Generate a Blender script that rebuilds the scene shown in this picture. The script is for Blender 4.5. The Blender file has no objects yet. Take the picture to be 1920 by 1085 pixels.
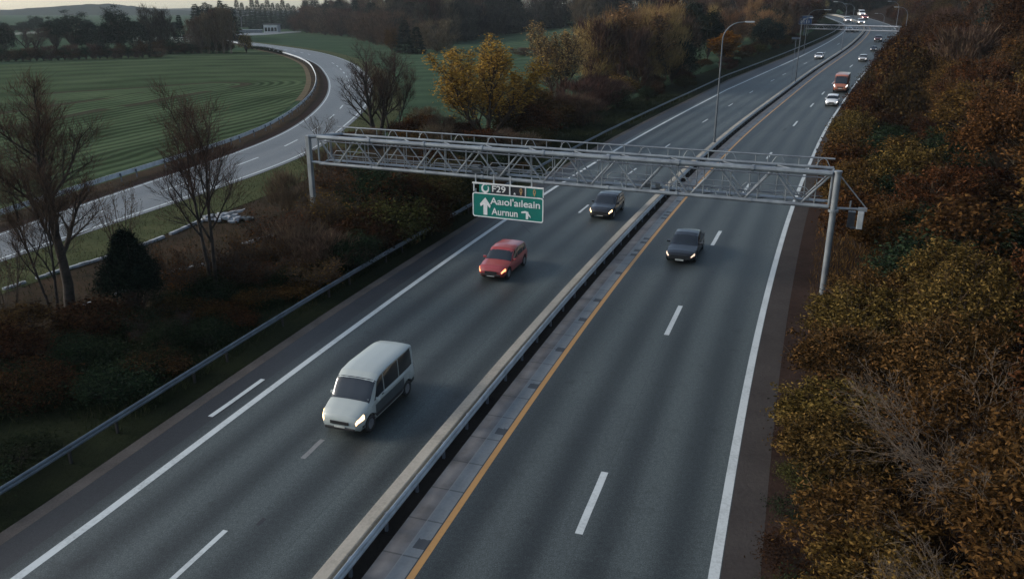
import bpy, math, random
import numpy as np
from math import sin, cos, pi, sqrt, radians, atan2
from mathutils import Vector, Matrix

SC = bpy.context.scene
COL = SC.collection
RNG = random.Random(11)
HAZE, EXPO = 0.00008, 1.22

# ------------------------------------------------------------------ camera geometry
F, YH, CH = 1517.0, 14.0, 17.0            # focal length and horizon row in photo pixels, camera height
PITCH = math.atan((542.5 - YH) / F)
cP, sP = cos(PITCH), sin(PITCH)

def ss(a, b, x):
    t = min(1.0, max(0.0, (x - a) / (b - a)))
    return t * t * (3 - 2 * t)

def gz(x, y):                              # the land: flat, rising along the far motorway
    return 12.5 * ss(120, 520, y) * ss(-40, 100, x)

def ray(px, py):
    u = (px - 960) / F
    v = (py - 542.5) / F
    return Vector((u, cP - sP * v, -(sP + cP * v)))

def at(px, py):                            # where a sight line meets the land
    d = ray(px, py)
    t = 4.0
    while t < 6000:
        P = Vector((0, 0, CH)) + t * d
        if P.z < gz(P.x, P.y):
            break
        t *= 1.01
    lo, hi = t / 1.01, t
    for _ in range(28):
        m = (lo + hi) / 2
        P = Vector((0, 0, CH)) + m * d
        if P.z < gz(P.x, P.y):
            hi = m
        else:
            lo = m
    return P

def atz(px, py, z):
    d = ray(px, py)
    return Vector((0, 0, CH)) + d * ((z - CH) / d.z)

def aty(px, Y):                            # land point at depth Y under image column px
    x = 0.0
    for _ in range(12):
        z = gz(x, Y)
        zc = Y * cP - (z - CH) * sP
        x = (px - 960) / F * zc
    return Vector((x, Y, gz(x, Y)))

def zrow(Y, py):                           # height that shows at row py at depth Y
    v = (py - 542.5) / F
    return CH - Y * (sP + cP * v) / (cP - sP * v)

def zdepth(P):
    return P[1] * cP - (P[2] - CH) * sP

# ------------------------------------------------------------------ object helpers
def tag(o, label=None, cat=None, group=None, kind=None):
    if label: o['label'] = label
    if cat: o['category'] = cat
    if group: o['group'] = group
    if kind: o['kind'] = kind
    return o

def empty(name, loc, rz=0.0, scale=(1, 1, 1)):
    o = bpy.data.objects.new(name, None)
    o.empty_display_size = 0.2
    o.location = loc
    o.rotation_euler = (0, 0, rz)
    o.scale = scale
    COL.objects.link(o)
    return o

def link(name, me, parent=None):
    o = bpy.data.objects.new(name, me)
    COL.objects.link(o)
    if parent: o.parent = parent
    return o

class MB:
    """collects boxes, tubes, strips and quads and links them as one mesh"""
    def __init__(self):
        self.v, self.f, self.uv = [], [], []
    def add(self, vs, fs):
        n = len(self.v)
        self.v.extend(tuple(p) for p in vs)
        self.f.extend(tuple(i + n for i in f) for f in fs)
    def box(self, c, size, M=None):
        hx, hy, hz = size[0] / 2, size[1] / 2, size[2] / 2
        vs = [Vector((x, y, z)) for x in (-hx, hx) for y in (-hy, hy) for z in (-hz, hz)]
        if M is not None: vs = [M @ p for p in vs]
        c = Vector(c)
        self.add([p + c for p in vs], [(0, 1, 3, 2), (4, 6, 7, 5), (0, 4, 5, 1), (2, 3, 7, 6), (0, 2, 6, 4), (1, 5, 7, 3)])
    def tube(self, pts, rad, n=8, cap=True):
        pts = [Vector(p) for p in pts]
        if not hasattr(rad, '__len__'): rad = [rad] * len(pts)
        base = len(self.v)
        d0 = (pts[1] - pts[0]).normalized()
        a = d0.orthogonal().normalized()
        for i, p in enumerate(pts):
            if i == 0: d = pts[1] - pts[0]
            elif i == len(pts) - 1: d = pts[-1] - pts[-2]
            else: d = pts[i + 1] - pts[i - 1]
            d.normalize()
            a = (a - d * a.dot(d))
            if a.length < 1e-6: a = d.orthogonal()
            a.normalize()
            b = d.cross(a)
            for k in range(n):
                t = 2 * pi * k / n
                self.v.append(tuple(p + (a * cos(t) + b * sin(t)) * rad[i]))
        for i in range(len(pts) - 1):
            for k in range(n):
                k2 = (k + 1) % n
                self.f.append((base + i * n + k, base + i * n + k2, base + (i + 1) * n + k2, base + (i + 1) * n + k))
        if cap:
            self.f.append(tuple(base + k for k in reversed(range(n))))
            e = base + (len(pts) - 1) * n
            self.f.append(tuple(e + k for k in range(n)))
    def build(self, name, m, parent=None, smooth=False, bevel=0.0):
        me = bpy.data.meshes.new(name)
        me.from_pydata(self.v, [], self.f)
        me.materials.append(m)
        if smooth: me.shade_smooth()
        o = link(name, me, parent)
        if bevel:
            b = o.modifiers.new('b', 'BEVEL'); b.width = bevel; b.segments = 2; b.limit_method = 'ANGLE'
        return o

def mesh_np(name, V, Fq, m, smooth=False):
    me = bpy.data.meshes.new(name)
    V = np.asarray(V, dtype=np.float32); Fq = np.asarray(Fq, dtype=np.int32)
    k = Fq.shape[1]
    me.vertices.add(len(V)); me.vertices.foreach_set('co', V.ravel())
    me.loops.add(Fq.size); me.loops.foreach_set('vertex_index', Fq.ravel())
    me.polygons.add(len(Fq)); me.polygons.foreach_set('loop_start', np.arange(0, Fq.size, k, dtype=np.int32))
    me.update(calc_edges=True)
    me.materials.append(m)
    if smooth: me.shade_smooth()
    return me

# ------------------------------------------------------------------ materials
class NT:
    def __init__(self, name):
        self.m = bpy.data.materials.new(name); self.m.use_nodes = True
        self.t = self.m.node_tree
        self.b = self.t.nodes['Principled BSDF']
        self.out = self.t.nodes['Material Output']
    def n(self, typ, **kw):
        o = self.t.nodes.new(typ)
        for k, v in kw.items():
            if k.startswith('i_'):
                o.inputs[k[2:].replace('_', ' ')].default_value = v
            else: setattr(o, k, v)
        return o
    def l(self, a, b): self.t.links.new(a, b)
    def math(self, op, a, b=None, c=None):
        o = self.n('ShaderNodeMath', operation=op)
        for i, x in enumerate((a, b, c)):
            if x is None: continue
            if isinstance(x, (int, float)): o.inputs[i].default_value = x
            else: self.l(x, o.inputs[i])
        return o.outputs[0]
    def vmath(self, op, a, b=None, scale=None):
        o = self.n('ShaderNodeVectorMath', operation=op)
        for i, x in enumerate((a, b)):
            if x is None: continue
            if isinstance(x, (tuple, list)): o.inputs[i].default_value = x
            else: self.l(x, o.inputs[i])
        if scale is not None:
            if isinstance(scale, (int, float)): o.inputs['Scale'].default_value = scale
            else: self.l(scale, o.inputs['Scale'])
        return o
    def noise(self, vec, scale, detail=4, rough=0.55):
        o = self.n('ShaderNodeTexNoise')
        o.inputs['Scale'].default_value = scale; o.inputs['Detail'].default_value = detail
        o.inputs['Roughness'].default_value = rough
        if vec is not None: self.l(vec, o.inputs['Vector'])
        return o.outputs['Fac']
    def ramp(self, fac, stops):
        o = self.n('ShaderNodeValToRGB')
        el = o.color_ramp.elements
        while len(el) < len(stops): el.new(0.5)
        for e, (p, c) in zip(el, stops):
            e.position = p; e.color = (*c, 1) if len(c) == 3 else c
        self.l(fac, o.inputs[0])
        return o.outputs[0]
    def mix(self, fac, a, b, typ='MIX'):
        o = self.n('ShaderNodeMix', data_type='RGBA', blend_type=typ)
        for i, x in ((0, fac), (6, a), (7, b)):
            if isinstance(x, (int, float)): o.inputs[i].default_value = x
            elif isinstance(x, (tuple, list)): o.inputs[i].default_value = (*x, 1)
            else: self.l(x, o.inputs[i])
        return o.outputs[2]
    def pos(self):
        return self.n('ShaderNodeNewGeometry').outputs['Position']
    def bump(self, h, strength=0.3, dist=0.02):
        o = self.n('ShaderNodeBump'); o.inputs['Strength'].default_value = strength; o.inputs['Distance'].default_value = dist
        self.l(h, o.inputs['Height']); self.l(o.outputs[0], self.b.inputs['Normal'])
    def set(self, col=None, rough=None, metal=None, spec=None):
        b = self.b
        for k, x in (('Base Color', col), ('Roughness', rough), ('Metallic', metal), ('Specular IOR Level', spec)):
            if x is None: continue
            if isinstance(x, (int, float)): b.inputs[k].default_value = x
            elif isinstance(x, (tuple, list)): b.inputs[k].default_value = (*x, 1)
            else: self.l(x, b.inputs[k])
        return self.m

MATS = {}
def simple(name, c1, c2=None, rough=0.6, metal=0.0, scale=3.0, spec=0.5, bump=0.0):
    t = NT(name)
    c2 = c2 or tuple(x * 0.75 for x in c1)
    co = t.n('ShaderNodeTexCoord').outputs['Object']
    f = t.noise(co, scale, 5, 0.6)
    col = t.ramp(f, [(0.35, c2), (0.65, c1)])
    if bump: t.bump(f, bump, 0.02)
    return t.set(col, rough, metal, spec)

def emis(name, col, strength):
    t = NT(name)
    t.b.inputs['Emission Color'].default_value = (*col, 1)
    t.b.inputs['Emission Strength'].default_value = strength
    return t.set(col, 0.2)

def leafmat(name, cols, spread=0.5, transl=0.25):
    """foliage: each leaf (mesh island) picks its own hue; every plant shifts a little"""
    t = NT(name)
    g = t.n('ShaderNodeNewGeometry'); oi = t.n('ShaderNodeObjectInfo')
    cl = t.noise(t.n('ShaderNodeTexCoord').outputs['Object'], 0.55, 3)
    f = t.math('ADD', t.math('MULTIPLY', g.outputs['Random Per Island'], spread), t.math('MULTIPLY', cl, 1 - spread))
    k = len(cols)
    col = t.ramp(f, [(0.22 + 0.56 * i / (k - 1), c) for i, c in enumerate(cols)])
    hs = t.n('ShaderNodeHueSaturation')
    t.l(col, hs.inputs['Color'])
    t.l(t.math('ADD', t.math('MULTIPLY', oi.outputs['Random'], 0.05), 0.475), hs.inputs['Hue'])
    t.l(t.math('ADD', t.math('MULTIPLY', oi.outputs['Random'], 0.5), 0.75), hs.inputs['Value'])
    c = hs.outputs[0]
    d = t.n('ShaderNodeBsdfDiffuse'); tr = t.n('ShaderNodeBsdfTranslucent'); mx = t.n('ShaderNodeMixShader')
    mx.inputs[0].default_value = transl
    t.l(c, d.inputs[0]); t.l(c, tr.inputs[0]); t.l(d.outputs[0], mx.inputs[1]); t.l(tr.outputs[0], mx.inputs[2])
    t.t.nodes.remove(t.b); t.l(mx.outputs[0], t.out.inputs[0])
    return t.m

def asphalt(name, lo, hi, period, phase, tint=(1, 1, 1)):
    t = NT(name)
    uv = t.n('ShaderNodeUVMap'); uv.uv_map = 'UVMap'
    sep = t.n('ShaderNodeSeparateXYZ'); t.l(uv.outputs[0], sep.inputs[0])
    cmb = t.n('ShaderNodeCombineXYZ'); t.l(sep.outputs[0], cmb.inputs[0])
    t.l(t.math('MULTIPLY', sep.outputs[1], 0.03), cmb.inputs[1])
    wob = t.noise(cmb.outputs[0], 0.55, 4)
    ph = t.math('ADD', t.math('MULTIPLY', sep.outputs[0], 2 * pi / period), t.math('MULTIPLY', wob, 1.6))
    band = t.math('MULTIPLY_ADD', t.math('SINE', t.math('ADD', ph, phase)), 0.5, 0.5)
    band = t.math('MULTIPLY_ADD', wob, 0.55, t.math('MULTIPLY', band, 0.62))
    big = t.noise(t.pos(), 0.08, 3)
    fine = t.noise(t.pos(), 6.0, 5, 0.85)
    grit = t.noise(t.pos(), 22.0, 2, 0.9)
    f = t.math('ADD', t.math('MULTIPLY', band, 0.72), t.math('ADD', t.math('MULTIPLY', big, 0.2), t.math('ADD', t.math('MULTIPLY', fine, 0.30), t.math('MULTIPLY', grit, 0.42))))
    f = t.math('SUBTRACT', f, 0.32)
    col = t.ramp(f, [(0.22, tuple(lo * x for x in tint)), (0.78, tuple(hi * x for x in tint))])
    spk = t.ramp(t.math('ADD', t.math('MULTIPLY', grit, 0.65), t.math('MULTIPLY', fine, 0.35)), [(0.36, (0.45, 0.45, 0.46)), (0.50, (0.98, 0.98, 0.98)), (0.62, (1.75, 1.75, 1.72))])
    col = t.mix(1.0, col, spk, 'MULTIPLY')
    # resurfaced patches: long rectangles a little darker or lighter than the lane
    brk = t.n('ShaderNodeTexBrick', offset=0.37); brk.inputs['Scale'].default_value = 1.0
    brk.inputs['Brick Width'].default_value = 31.0; brk.inputs['Row Height'].default_value = 4.55; brk.inputs['Mortar Size'].default_value = 0.012
    brk.inputs['Color1'].default_value = (.86, .86, .87, 1); brk.inputs['Color2'].default_value = (1.1, 1.1, 1.1, 1); brk.inputs['Mortar'].default_value = (.62, .62, .63, 1)
    sw = t.n('ShaderNodeCombineXYZ'); t.l(sep.outputs[1], sw.inputs[0]); t.l(t.math('ADD', sep.outputs[0], 13.6), sw.inputs[1]); t.l(sw.outputs[0], brk.inputs['Vector'])
    col = t.mix(0.8, col, brk.outputs['Color'], 'MULTIPLY')
    oil = t.ramp(t.noise(t.pos(), 0.9, 3), [(0.60, (1, 1, 1)), (0.72, (0.62, 0.61, 0.6))])
    col = t.mix(0.7, col, oil, 'MULTIPLY')
    # tar seams and patches
    vor = t.n('ShaderNodeTexVoronoi', feature='DISTANCE_TO_EDGE'); vor.inputs['Scale'].default_value = 0.09
    t.l(t.vmath('ADD', t.pos(), t.vmath('SCALE', t.n('ShaderNodeTexNoise').outputs['Color'], scale=2.0).outputs[0]).outputs[0], vor.inputs['Vector'])
    seam = t.math('LESS_THAN', vor.outputs['Distance'], 0.0042)
    seam = t.math('MULTIPLY', seam, t.math('GREATER_THAN', t.noise(t.pos(), 0.06, 2), 0.57))
    col = t.mix(t.math('MULTIPLY', seam, 0.7), col, (lo * 0.5, lo * 0.5, lo * 0.52))
    t.bump(t.math('ADD', fine, grit), 0.35, 0.012)
    rough = t.math('MULTIPLY_ADD', band, 0.12, 0.50)
    return t.set(col, rough, 0.0, 0.36)

def paint(name, c, wear=0.55):
    t = NT(name)
    f = t.noise(t.pos(), 7.0, 6, 0.75)
    g = t.noise(t.pos(), 0.7, 3)
    a = t.math('ADD', t.math('MULTIPLY', f, 0.65), t.math('MULTIPLY', g, 0.35))
    col = t.ramp(a, [(0.30, tuple(x * wear for x in c)), (0.52, c)])
    return t.set(col, 0.55)

def soil(name, stops, s1=0.25, s2=3.0, bump=0.6, mixw=0.5):
    t = NT(name)
    p = t.pos()
    a = t.noise(p, s1, 5, 0.6); b = t.noise(p, s2, 6, 0.75)
    f = t.math('ADD', t.math('MULTIPLY', a, 1 - mixw), t.math('MULTIPLY', b, mixw))
    col = t.ramp(f, stops)
    t.bump(b, bump, 0.15)
    return t.set(col, 0.95, 0, 0.03)

def field(name, spine, direc, period, stops, direc2=None):
    """crop rows that turn round the end of a spine line"""
    t = NT(name)
    p = t.pos()
    flat = t.vmath('MULTIPLY', p, (1, 1, 0)).outputs[0]
    wn = t.n('ShaderNodeTexNoise'); wn.inputs['Scale'].default_value = 0.035; t.l(flat, wn.inputs['Vector'])
    warp = t.vmath('SCALE', t.vmath('SUBTRACT', wn.outputs['Color'], (0.5, 0.5, 0.5)).outputs[0], scale=7.0).outputs[0]
    rel = t.vmath('SUBTRACT', t.vmath('ADD', flat, warp).outputs[0], (spine[0], spine[1], 0)).outputs[0]
    d = None
    for dr_ in [direc] + ([direc2] if direc2 else []):
        dt = t.vmath('DOT_PRODUCT', rel, (dr_[0], dr_[1], 0)).outputs['Value']
        dt = t.math('MAXIMUM', dt, 0.0)
        sc = t.n('ShaderNodeCombineXYZ')
        t.l(t.math('MULTIPLY', dt, dr_[0]), sc.inputs[0]); t.l(t.math('MULTIPLY', dt, dr_[1]), sc.inputs[1])
        e = t.vmath('LENGTH', t.vmath('MULTIPLY', t.vmath('SUBTRACT', rel, sc.outputs[0]).outputs[0], (1, 1, 0)).outputs[0]).outputs['Value']
        d = e if d is None else t.math('MINIMUM', d, e)
    s1 = t.math('MULTIPLY_ADD', t.math('SINE', t.math('MULTIPLY', d, 2 * pi / (period * 0.62))), 0.5, 0.5)
    s2 = t.math('MULTIPLY_ADD', t.math('SINE', t.math('MULTIPLY', d, 2 * pi / (period * 4.3))), 0.5, 0.5)
    nz = t.noise(flat, 0.05, 5, 0.6); nf = t.noise(flat, 1.2, 6, 0.7)
    f = t.math('ADD', t.math('MULTIPLY', s1, t.math('MULTIPLY', nz, 0.50)), t.math('MULTIPLY', s2, 0.13))
    f = t.math('ADD', f, t.math('ADD', t.math('MULTIPLY', nz, 0.22), t.math('MULTIPLY', nf, 0.26)))
    col = t.ramp(f, stops)
    # wheel tracks left by the tractor
    tr = t.math('MULTIPLY', d, 1 / 14.5)
    tr = t.math('ABSOLUTE', t.math('SUBTRACT', t.math('FRACT', tr), 0.5))
    trk = t.math('LESS_THAN', t.math('ABSOLUTE', t.math('SUBTRACT', tr, 0.12)), 0.018)
    trk = t.math('MULTIPLY', trk, t.math('MULTIPLY', t.math('GREATER_THAN', nz, 0.44), 0.45))
    col = t.mix(trk, col, (0.035, 0.04, 0.025))
    inner = t.math('LESS_THAN', t.math('ABSOLUTE', t.math('SUBTRACT', d, 6.5)), 1.3)
    inner = t.math('MULTIPLY', inner, t.math('GREATER_THAN', t.noise(flat, 0.045, 3), 0.45))
    col = t.mix(t.math('MULTIPLY', inner, 0.8), col, (0.045, 0.038, 0.028))
    t.bump(t.math('ADD', s1, nf), 0.5, 0.15)
    return t.set(col, 0.95, 0, 0.0)

M = {}
M['asphalt_l'] = asphalt('asphalt_left', 0.016, 0.072, 2.33, 0.6, (0.82, 1.0, 0.99))
M['asphalt_r'] = asphalt('asphalt_right', 0.015, 0.066, 2.33, 1.9, (0.83, 1.0, 0.99))
M['asphalt_s'] = asphalt('asphalt_shoulder', 0.012, 0.024, 3.0, 0.0, (0.92, 0.95, 1.06))
M['asphalt_e'] = asphalt('asphalt_exit', 0.075, 0.125, 3.6, 0.0, (0.95, 1.0, 1.02))
M['white'] = paint('white_road_paint', (0.46, 0.49, 0.485))
M['faint'] = paint('worn_road_paint', (0.17, 0.17, 0.165), 0.4)
M['yellow'] = paint('ochre_road_paint', (0.46, 0.235, 0.07), 0.75)
M['gravel'] = soil('gravel', [(0.3, (0.07, 0.06, 0.052)), (0.7, (0.15, 0.13, 0.115))], 0.6, 9.0, 0.5)
M['brown_strip'] = soil('brown_shoulder', [(0.3, (0.034, 0.030, 0.029)), (0.7, (0.068, 0.060, 0.056))], 0.4, 6.0, 0.4)
M['tan'] = soil('tan_margin', [(0.3, (0.07, 0.055, 0.035)), (0.7, (0.14, 0.11, 0.07))], 0.3, 4.0)
M['red_soil'] = soil('reddish_soil', [(0.3, (0.018, 0.012, 0.010)), (0.7, (0.042, 0.027, 0.022))], 0.3, 3.0)
M['litter'] = soil('leaf_litter', [(0.3, (0.012, 0.012, 0.009)), (0.48, (0.03, 0.022, 0.014)), (0.62, (0.05, 0.03, 0.018)), (0.72, (0.075, 0.042, 0.02))], 0.22, 2.6, 0.9)
M['dark_grass'] = soil('dark_verge', [(0.3, (0.005, 0.007, 0.004)), (0.5, (0.011, 0.015, 0.007)), (0.7, (0.022, 0.025, 0.012))], 0.3, 3.5, 0.9)
M['olive_grass'] = soil('olive_verge', [(0.3, (0.026, 0.034, 0.015)), (0.5, (0.052, 0.060, 0.026)), (0.7, (0.095, 0.088, 0.042))], 0.3, 2.2, 0.8)
M['bank'] = soil('bank_soil', [(0.3, (0.007, 0.005, 0.004)), (0.5, (0.016, 0.010, 0.007)), (0.7, (0.032, 0.019, 0.011))], 0.4, 3.0, 1.0)  # soil colour darkened to paint shade into the gaps between crowns
M['concrete'] = soil('median_concrete', [(0.25, (0.17, 0.155, 0.13)), (0.5, (0.32, 0.295, 0.25)), (0.75, (0.40, 0.37, 0.32))], 0.5, 7.0, 0.25)
M['galv'] = simple('galvanised_steel', (0.40, 0.43, 0.45), (0.26, 0.285, 0.30), 0.45, 0.2, 1.5)
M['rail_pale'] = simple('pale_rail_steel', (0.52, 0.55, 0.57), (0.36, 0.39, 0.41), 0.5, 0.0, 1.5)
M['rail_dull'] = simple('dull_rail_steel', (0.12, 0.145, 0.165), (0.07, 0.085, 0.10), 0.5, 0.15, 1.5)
M['galv_dark'] = simple('weathered_steel', (0.15, 0.17, 0.20), (0.09, 0.10, 0.12), 0.5, 0.4, 1.5)
M['gantry'] = simple('gantry_steel', (0.26, 0.285, 0.30), (0.15, 0.165, 0.185), 0.45, 0.35, 0.8)
M['darkgap'] = soil('median_gutter', [(0.3, (0.010, 0.009, 0.008)), (0.7, (0.028, 0.024, 0.021))], 0.6, 5.0, 0.5)
M['pole'] = simple('lamp_pole_steel', (0.12, 0.135, 0.15), (0.08, 0.09, 0.10), 0.5, 0.3, 0.6)
M['lamp_glass'] = simple('lamp_lens', (0.5, 0.52, 0.52), None, 0.25)
M['sign_green'] = simple('sign_green', (0.0, 0.155, 0.125), (0.0, 0.135, 0.11), 0.4, 0, 1.2)
M['sign_white'] = simple('sign_white', (0.72, 0.73, 0.72), (0.62, 0.64, 0.63), 0.5)
M['sign_dark'] = simple('sign_dark_panel', (0.02, 0.024, 0.032), (0.014, 0.016, 0.022), 0.4)
M['sign_blue'] = simple('sign_blue', (0.03, 0.07, 0.17), None, 0.4)
M['amber'] = simple('amber_mark', (0.45, 0.28, 0.12), None, 0.5)
M['tyre'] = simple('tyre_rubber', (0.02, 0.02, 0.02), None, 0.85)
M['rim'] = simple('alloy_rim', (0.35, 0.36, 0.38), None, 0.35, 0.8)
M['glass'] = simple('car_glass', (0.012, 0.015, 0.018), (0.01, 0.012, 0.014), 0.06, 0, 1, 0.9)
M['trim'] = simple('black_trim', (0.015, 0.015, 0.016), None, 0.55)
M['plate'] = simple('number_plate', (0.55, 0.55, 0.5), None, 0.5)
M['head_warm'] = emis('headlight_warm', (1.0, 0.62, 0.30), 2.0)
M['head_red'] = emis('headlight_orange', (1.0, 0.28, 0.12), 1.5)
M['head_dim'] = emis('headlight_dim', (1.0, 0.72, 0.52), 0.5)
M['head_white'] = emis('headlight_white', (1.0, 0.92, 0.85), 1.0)
M['head_far'] = emis('headlight_far', (1.0, 0.82, 0.72), 6.0)
M['tail'] = simple('tail_lens', (0.3, 0.02, 0.015), None, 0.25)
M['rubble'] = simple('pale_rubble', (0.42, 0.44, 0.46), (0.16, 0.16, 0.17), 0.8, 0, 2.2, 0.3, 0.4)
M['kerb'] = simple('pale_kerb_stone', (0.34, 0.36, 0.38), (0.16, 0.17, 0.18), 0.8, 0, 1.0, 0.3, 0.3)
M['bark'] = simple('dark_bark', (0.045, 0.036, 0.030), (0.022, 0.018, 0.016), 0.9, 0, 3.0, 0.2, 0.5)
M['bark_pale'] = simple('pale_bark', (0.15, 0.115, 0.085), (0.08, 0.06, 0.045), 0.9, 0, 3.0, 0.2, 0.4)
M['bark_brown'] = simple('brown_bark', (0.075, 0.052, 0.036), (0.035, 0.026, 0.02), 0.9, 0, 3.0, 0.2, 0.5)
M['house_wall'] = simple('white_render', (0.6, 0.62, 0.62), (0.45, 0.47, 0.48), 0.8, 0, 0.3)
M['house_roof'] = simple('dark_roofing', (0.06, 0.06, 0.07), None, 0.8)
M['lf_yellow'] = leafmat('leaves_yellow', [(0.10, 0.050, 0.014), (0.22, 0.108, 0.026), (0.34, 0.172, 0.042), (0.42, 0.225, 0.065)])
M['lf_orange'] = leafmat('leaves_orange', [(0.014, 0.009, 0.005), (0.048, 0.026, 0.010), (0.11, 0.056, 0.019), (0.19, 0.098, 0.034)], 0.45)
M['lf_bright'] = leafmat('leaves_bright_orange', [(0.10, 0.045, 0.010), (0.22, 0.10, 0.016), (0.34, 0.155, 0.024), (0.42, 0.20, 0.035)], 0.45)
M['lf_gold'] = leafmat('leaves_olive_gold', [(0.013, 0.010, 0.005), (0.048, 0.034, 0.012), (0.12, 0.077, 0.023), (0.23, 0.145, 0.045)], 0.55)
M['lf_rust'] = leafmat('leaves_rust', [(0.018, 0.010, 0.007), (0.045, 0.023, 0.011), (0.08, 0.039, 0.015), (0.12, 0.06, 0.022)])
M['lf_dark'] = leafmat('leaves_dark_brown', [(0.012, 0.008, 0.006), (0.028, 0.017, 0.010), (0.05, 0.028, 0.013), (0.075, 0.042, 0.018)])
M['lf_green'] = leafmat('leaves_dark_green', [(0.006, 0.010, 0.007), (0.012, 0.020, 0.012), (0.022, 0.034, 0.018), (0.036, 0.048, 0.024)], 0.5, 0.15)
M['lf_moss'] = leafmat('leaves_moss', [(0.016, 0.017, 0.008), (0.035, 0.036, 0.013), (0.06, 0.055, 0.02), (0.09, 0.075, 0.028)], 0.5, 0.15)
M['tw_brown'] = leafmat('twigs_brown', [(0.045, 0.030, 0.022), (0.075, 0.052, 0.038), (0.11, 0.078, 0.055), (0.15, 0.105, 0.07)], 0.5, 0.1)
M['tw_grey'] = leafmat('twigs_grey', [(0.016, 0.015, 0.014), (0.030, 0.027, 0.024), (0.048, 0.042, 0.036), (0.07, 0.06, 0.05)], 0.5, 0.1)
M['tw_red'] = leafmat('twigs_purple_brown', [(0.03, 0.018, 0.016), (0.055, 0.033, 0.027), (0.08, 0.048, 0.037), (0.11, 0.068, 0.048)], 0.5, 0.1)
M['tw_tan'] = leafmat('twigs_tan', [(0.105, 0.066, 0.034), (0.19, 0.118, 0.055), (0.27, 0.17, 0.076), (0.34, 0.22, 0.10)], 0.5, 0.2)
M['needles'] = leafmat('needles_dark', [(0.005, 0.009, 0.008), (0.010, 0.017, 0.014), (0.017, 0.027, 0.021), (0.028, 0.038, 0.028)], 0.5, 0.1)
M['blade_g'] = leafmat('grass_dark', [(0.006, 0.009, 0.004), (0.013, 0.018, 0.008), (0.024, 0.030, 0.012), (0.055, 0.052, 0.026)], 0.5, 0.2)
M['blade_o'] = leafmat('grass_dry', [(0.035, 0.019, 0.009), (0.075, 0.038, 0.014), (0.13, 0.065, 0.022), (0.18, 0.10, 0.04)], 0.5, 0.2)

# ------------------------------------------------------------------ curves
def catmull(P, step):
    P = [Vector(p) for p in P]
    Q = [P[0] * 2 - P[1]] + P + [P[-1] * 2 - P[-2]]
    out = []
    for i in range(1, len(Q) - 2):
        a, b, c, d = Q[i - 1:i + 3]
        n = max(2, int((c - b).length / 1.0))
        for k in range(n):
            t = k / n
            out.append(0.5 * ((2 * b) + (c - a) * t + (2 * a - 5 * b + 4 * c - d) * t * t + (3 * b - a - 3 * c + d) * t ** 3))
    out.append(P[-1])
    return resample(out, step)

def resample(pts, step=None, n=None):
    L = [0.0]
    for a, b in zip(pts[:-1], pts[1:]): L.append(L[-1] + (b - a).length)
    if n is None: n = max(2, int(L[-1] / step) + 1)
    out = []; j = 0
    for k in range(n):
        s = L[-1] * k / (n - 1)
        while j < len(L) - 2 and L[j + 1] < s: j += 1
        t = (s - L[j]) / max(1e-9, L[j + 1] - L[j])
        out.append(pts[j].lerp(pts[j + 1], t))
    return out

def smooth(pts, it=20):
    pts = [p.copy() for p in pts]
    for _ in range(it):
        pts = [pts[0]] + [(pts[i - 1] + pts[i] * 2 + pts[i + 1]) / 4 for i in range(1, len(pts) - 1)] + [pts[-1]]
    return pts

yel = [at(*q) for q in [(769, 1085), (1069, 640), (1285, 370), (1380, 269), (1450, 207), (1532, 140), (1600, 92), (1625, 68), (1633, 54), (1624, 46), (1601, 38), (1572, 30)]]
yel = [Vector((p.x, p.y, 0)) for p in yel]
d0 = (yel[1] - yel[0]).normalized()
yel = [yel[0] - d0 * 48, yel[0] - d0 * 24] + yel + [yel[-1] + Vector((10, 60, 0))]
AX = smooth(catmull(yel, 2.5), 60)
TG = []
for i in range(len(AX)):
    d = AX[min(i + 1, len(AX) - 1)] - AX[max(i - 1, 0)]
    TG.append(d.normalized())
SL = [0.0]
for a, b in zip(AX[:-1], AX[1:]): SL.append(SL[-1] + (b - a).length)
NRM = [Vector((t.y, -t.x, 0)) for t in TG]      # to the right of travel away from camera

def tab(T, y):
    if y <= T[0][0]: return T[0][1]
    for (a, u), (b, v) in zip(T[:-1], T[1:]):
        if y <= b: return u + (v - u) * (y - a) / (b - a)
    return T[-1][1]
T_RW = [(21, 9.1), (69, 9.6), (99, 10.0), (160, 10.2), (350, 10.0)]
T_LW = [(21, -11.8), (40, -12.25), (66, -12.9), (107, -13.4), (141, -13.7), (170, -13.9), (239, -11.4), (330, -9.6), (400, -9.5)]
T_LD = [(21, -7.1), (70, -7.75), (107, -8.0), (172, -8.4), (232, -6.8), (400, -5.5)]
T_RD = [(23, 4.48), (60, 4.65), (127, 5.3), (205, 5.4), (400, 5.0)]
T_GD = [(21, -15.5), (40, -16.1), (70, -16.7), (107, -17.7), (140, -18.3), (190, -19.0), (240, -16.6), (335, -12.6), (400, -12)]
rw = lambda y: tab(T_RW, y)
lw = lambda y: tab(T_LW, y)
gd = lambda y: tab(T_GD, y)
K = lambda o: (o if callable(o) else (lambda y: o))

def axis_at(s):
    i = 0
    while i < len(SL) - 2 and SL[i + 1] < s: i += 1
    t = (s - SL[i]) / (SL[i + 1] - SL[i])
    return AX[i].lerp(AX[i + 1], t), TG[i].lerp(TG[i + 1], t).normalized()

def nearest(P):
    P = Vector((P[0], P[1], 0)); b = min(range(len(AX)), key=lambda i: (AX[i] - P).length_squared)
    return SL[b] + (P - AX[b]).dot(TG[b]), (P - AX[b]).dot(NRM[b]), TG[b]

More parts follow.
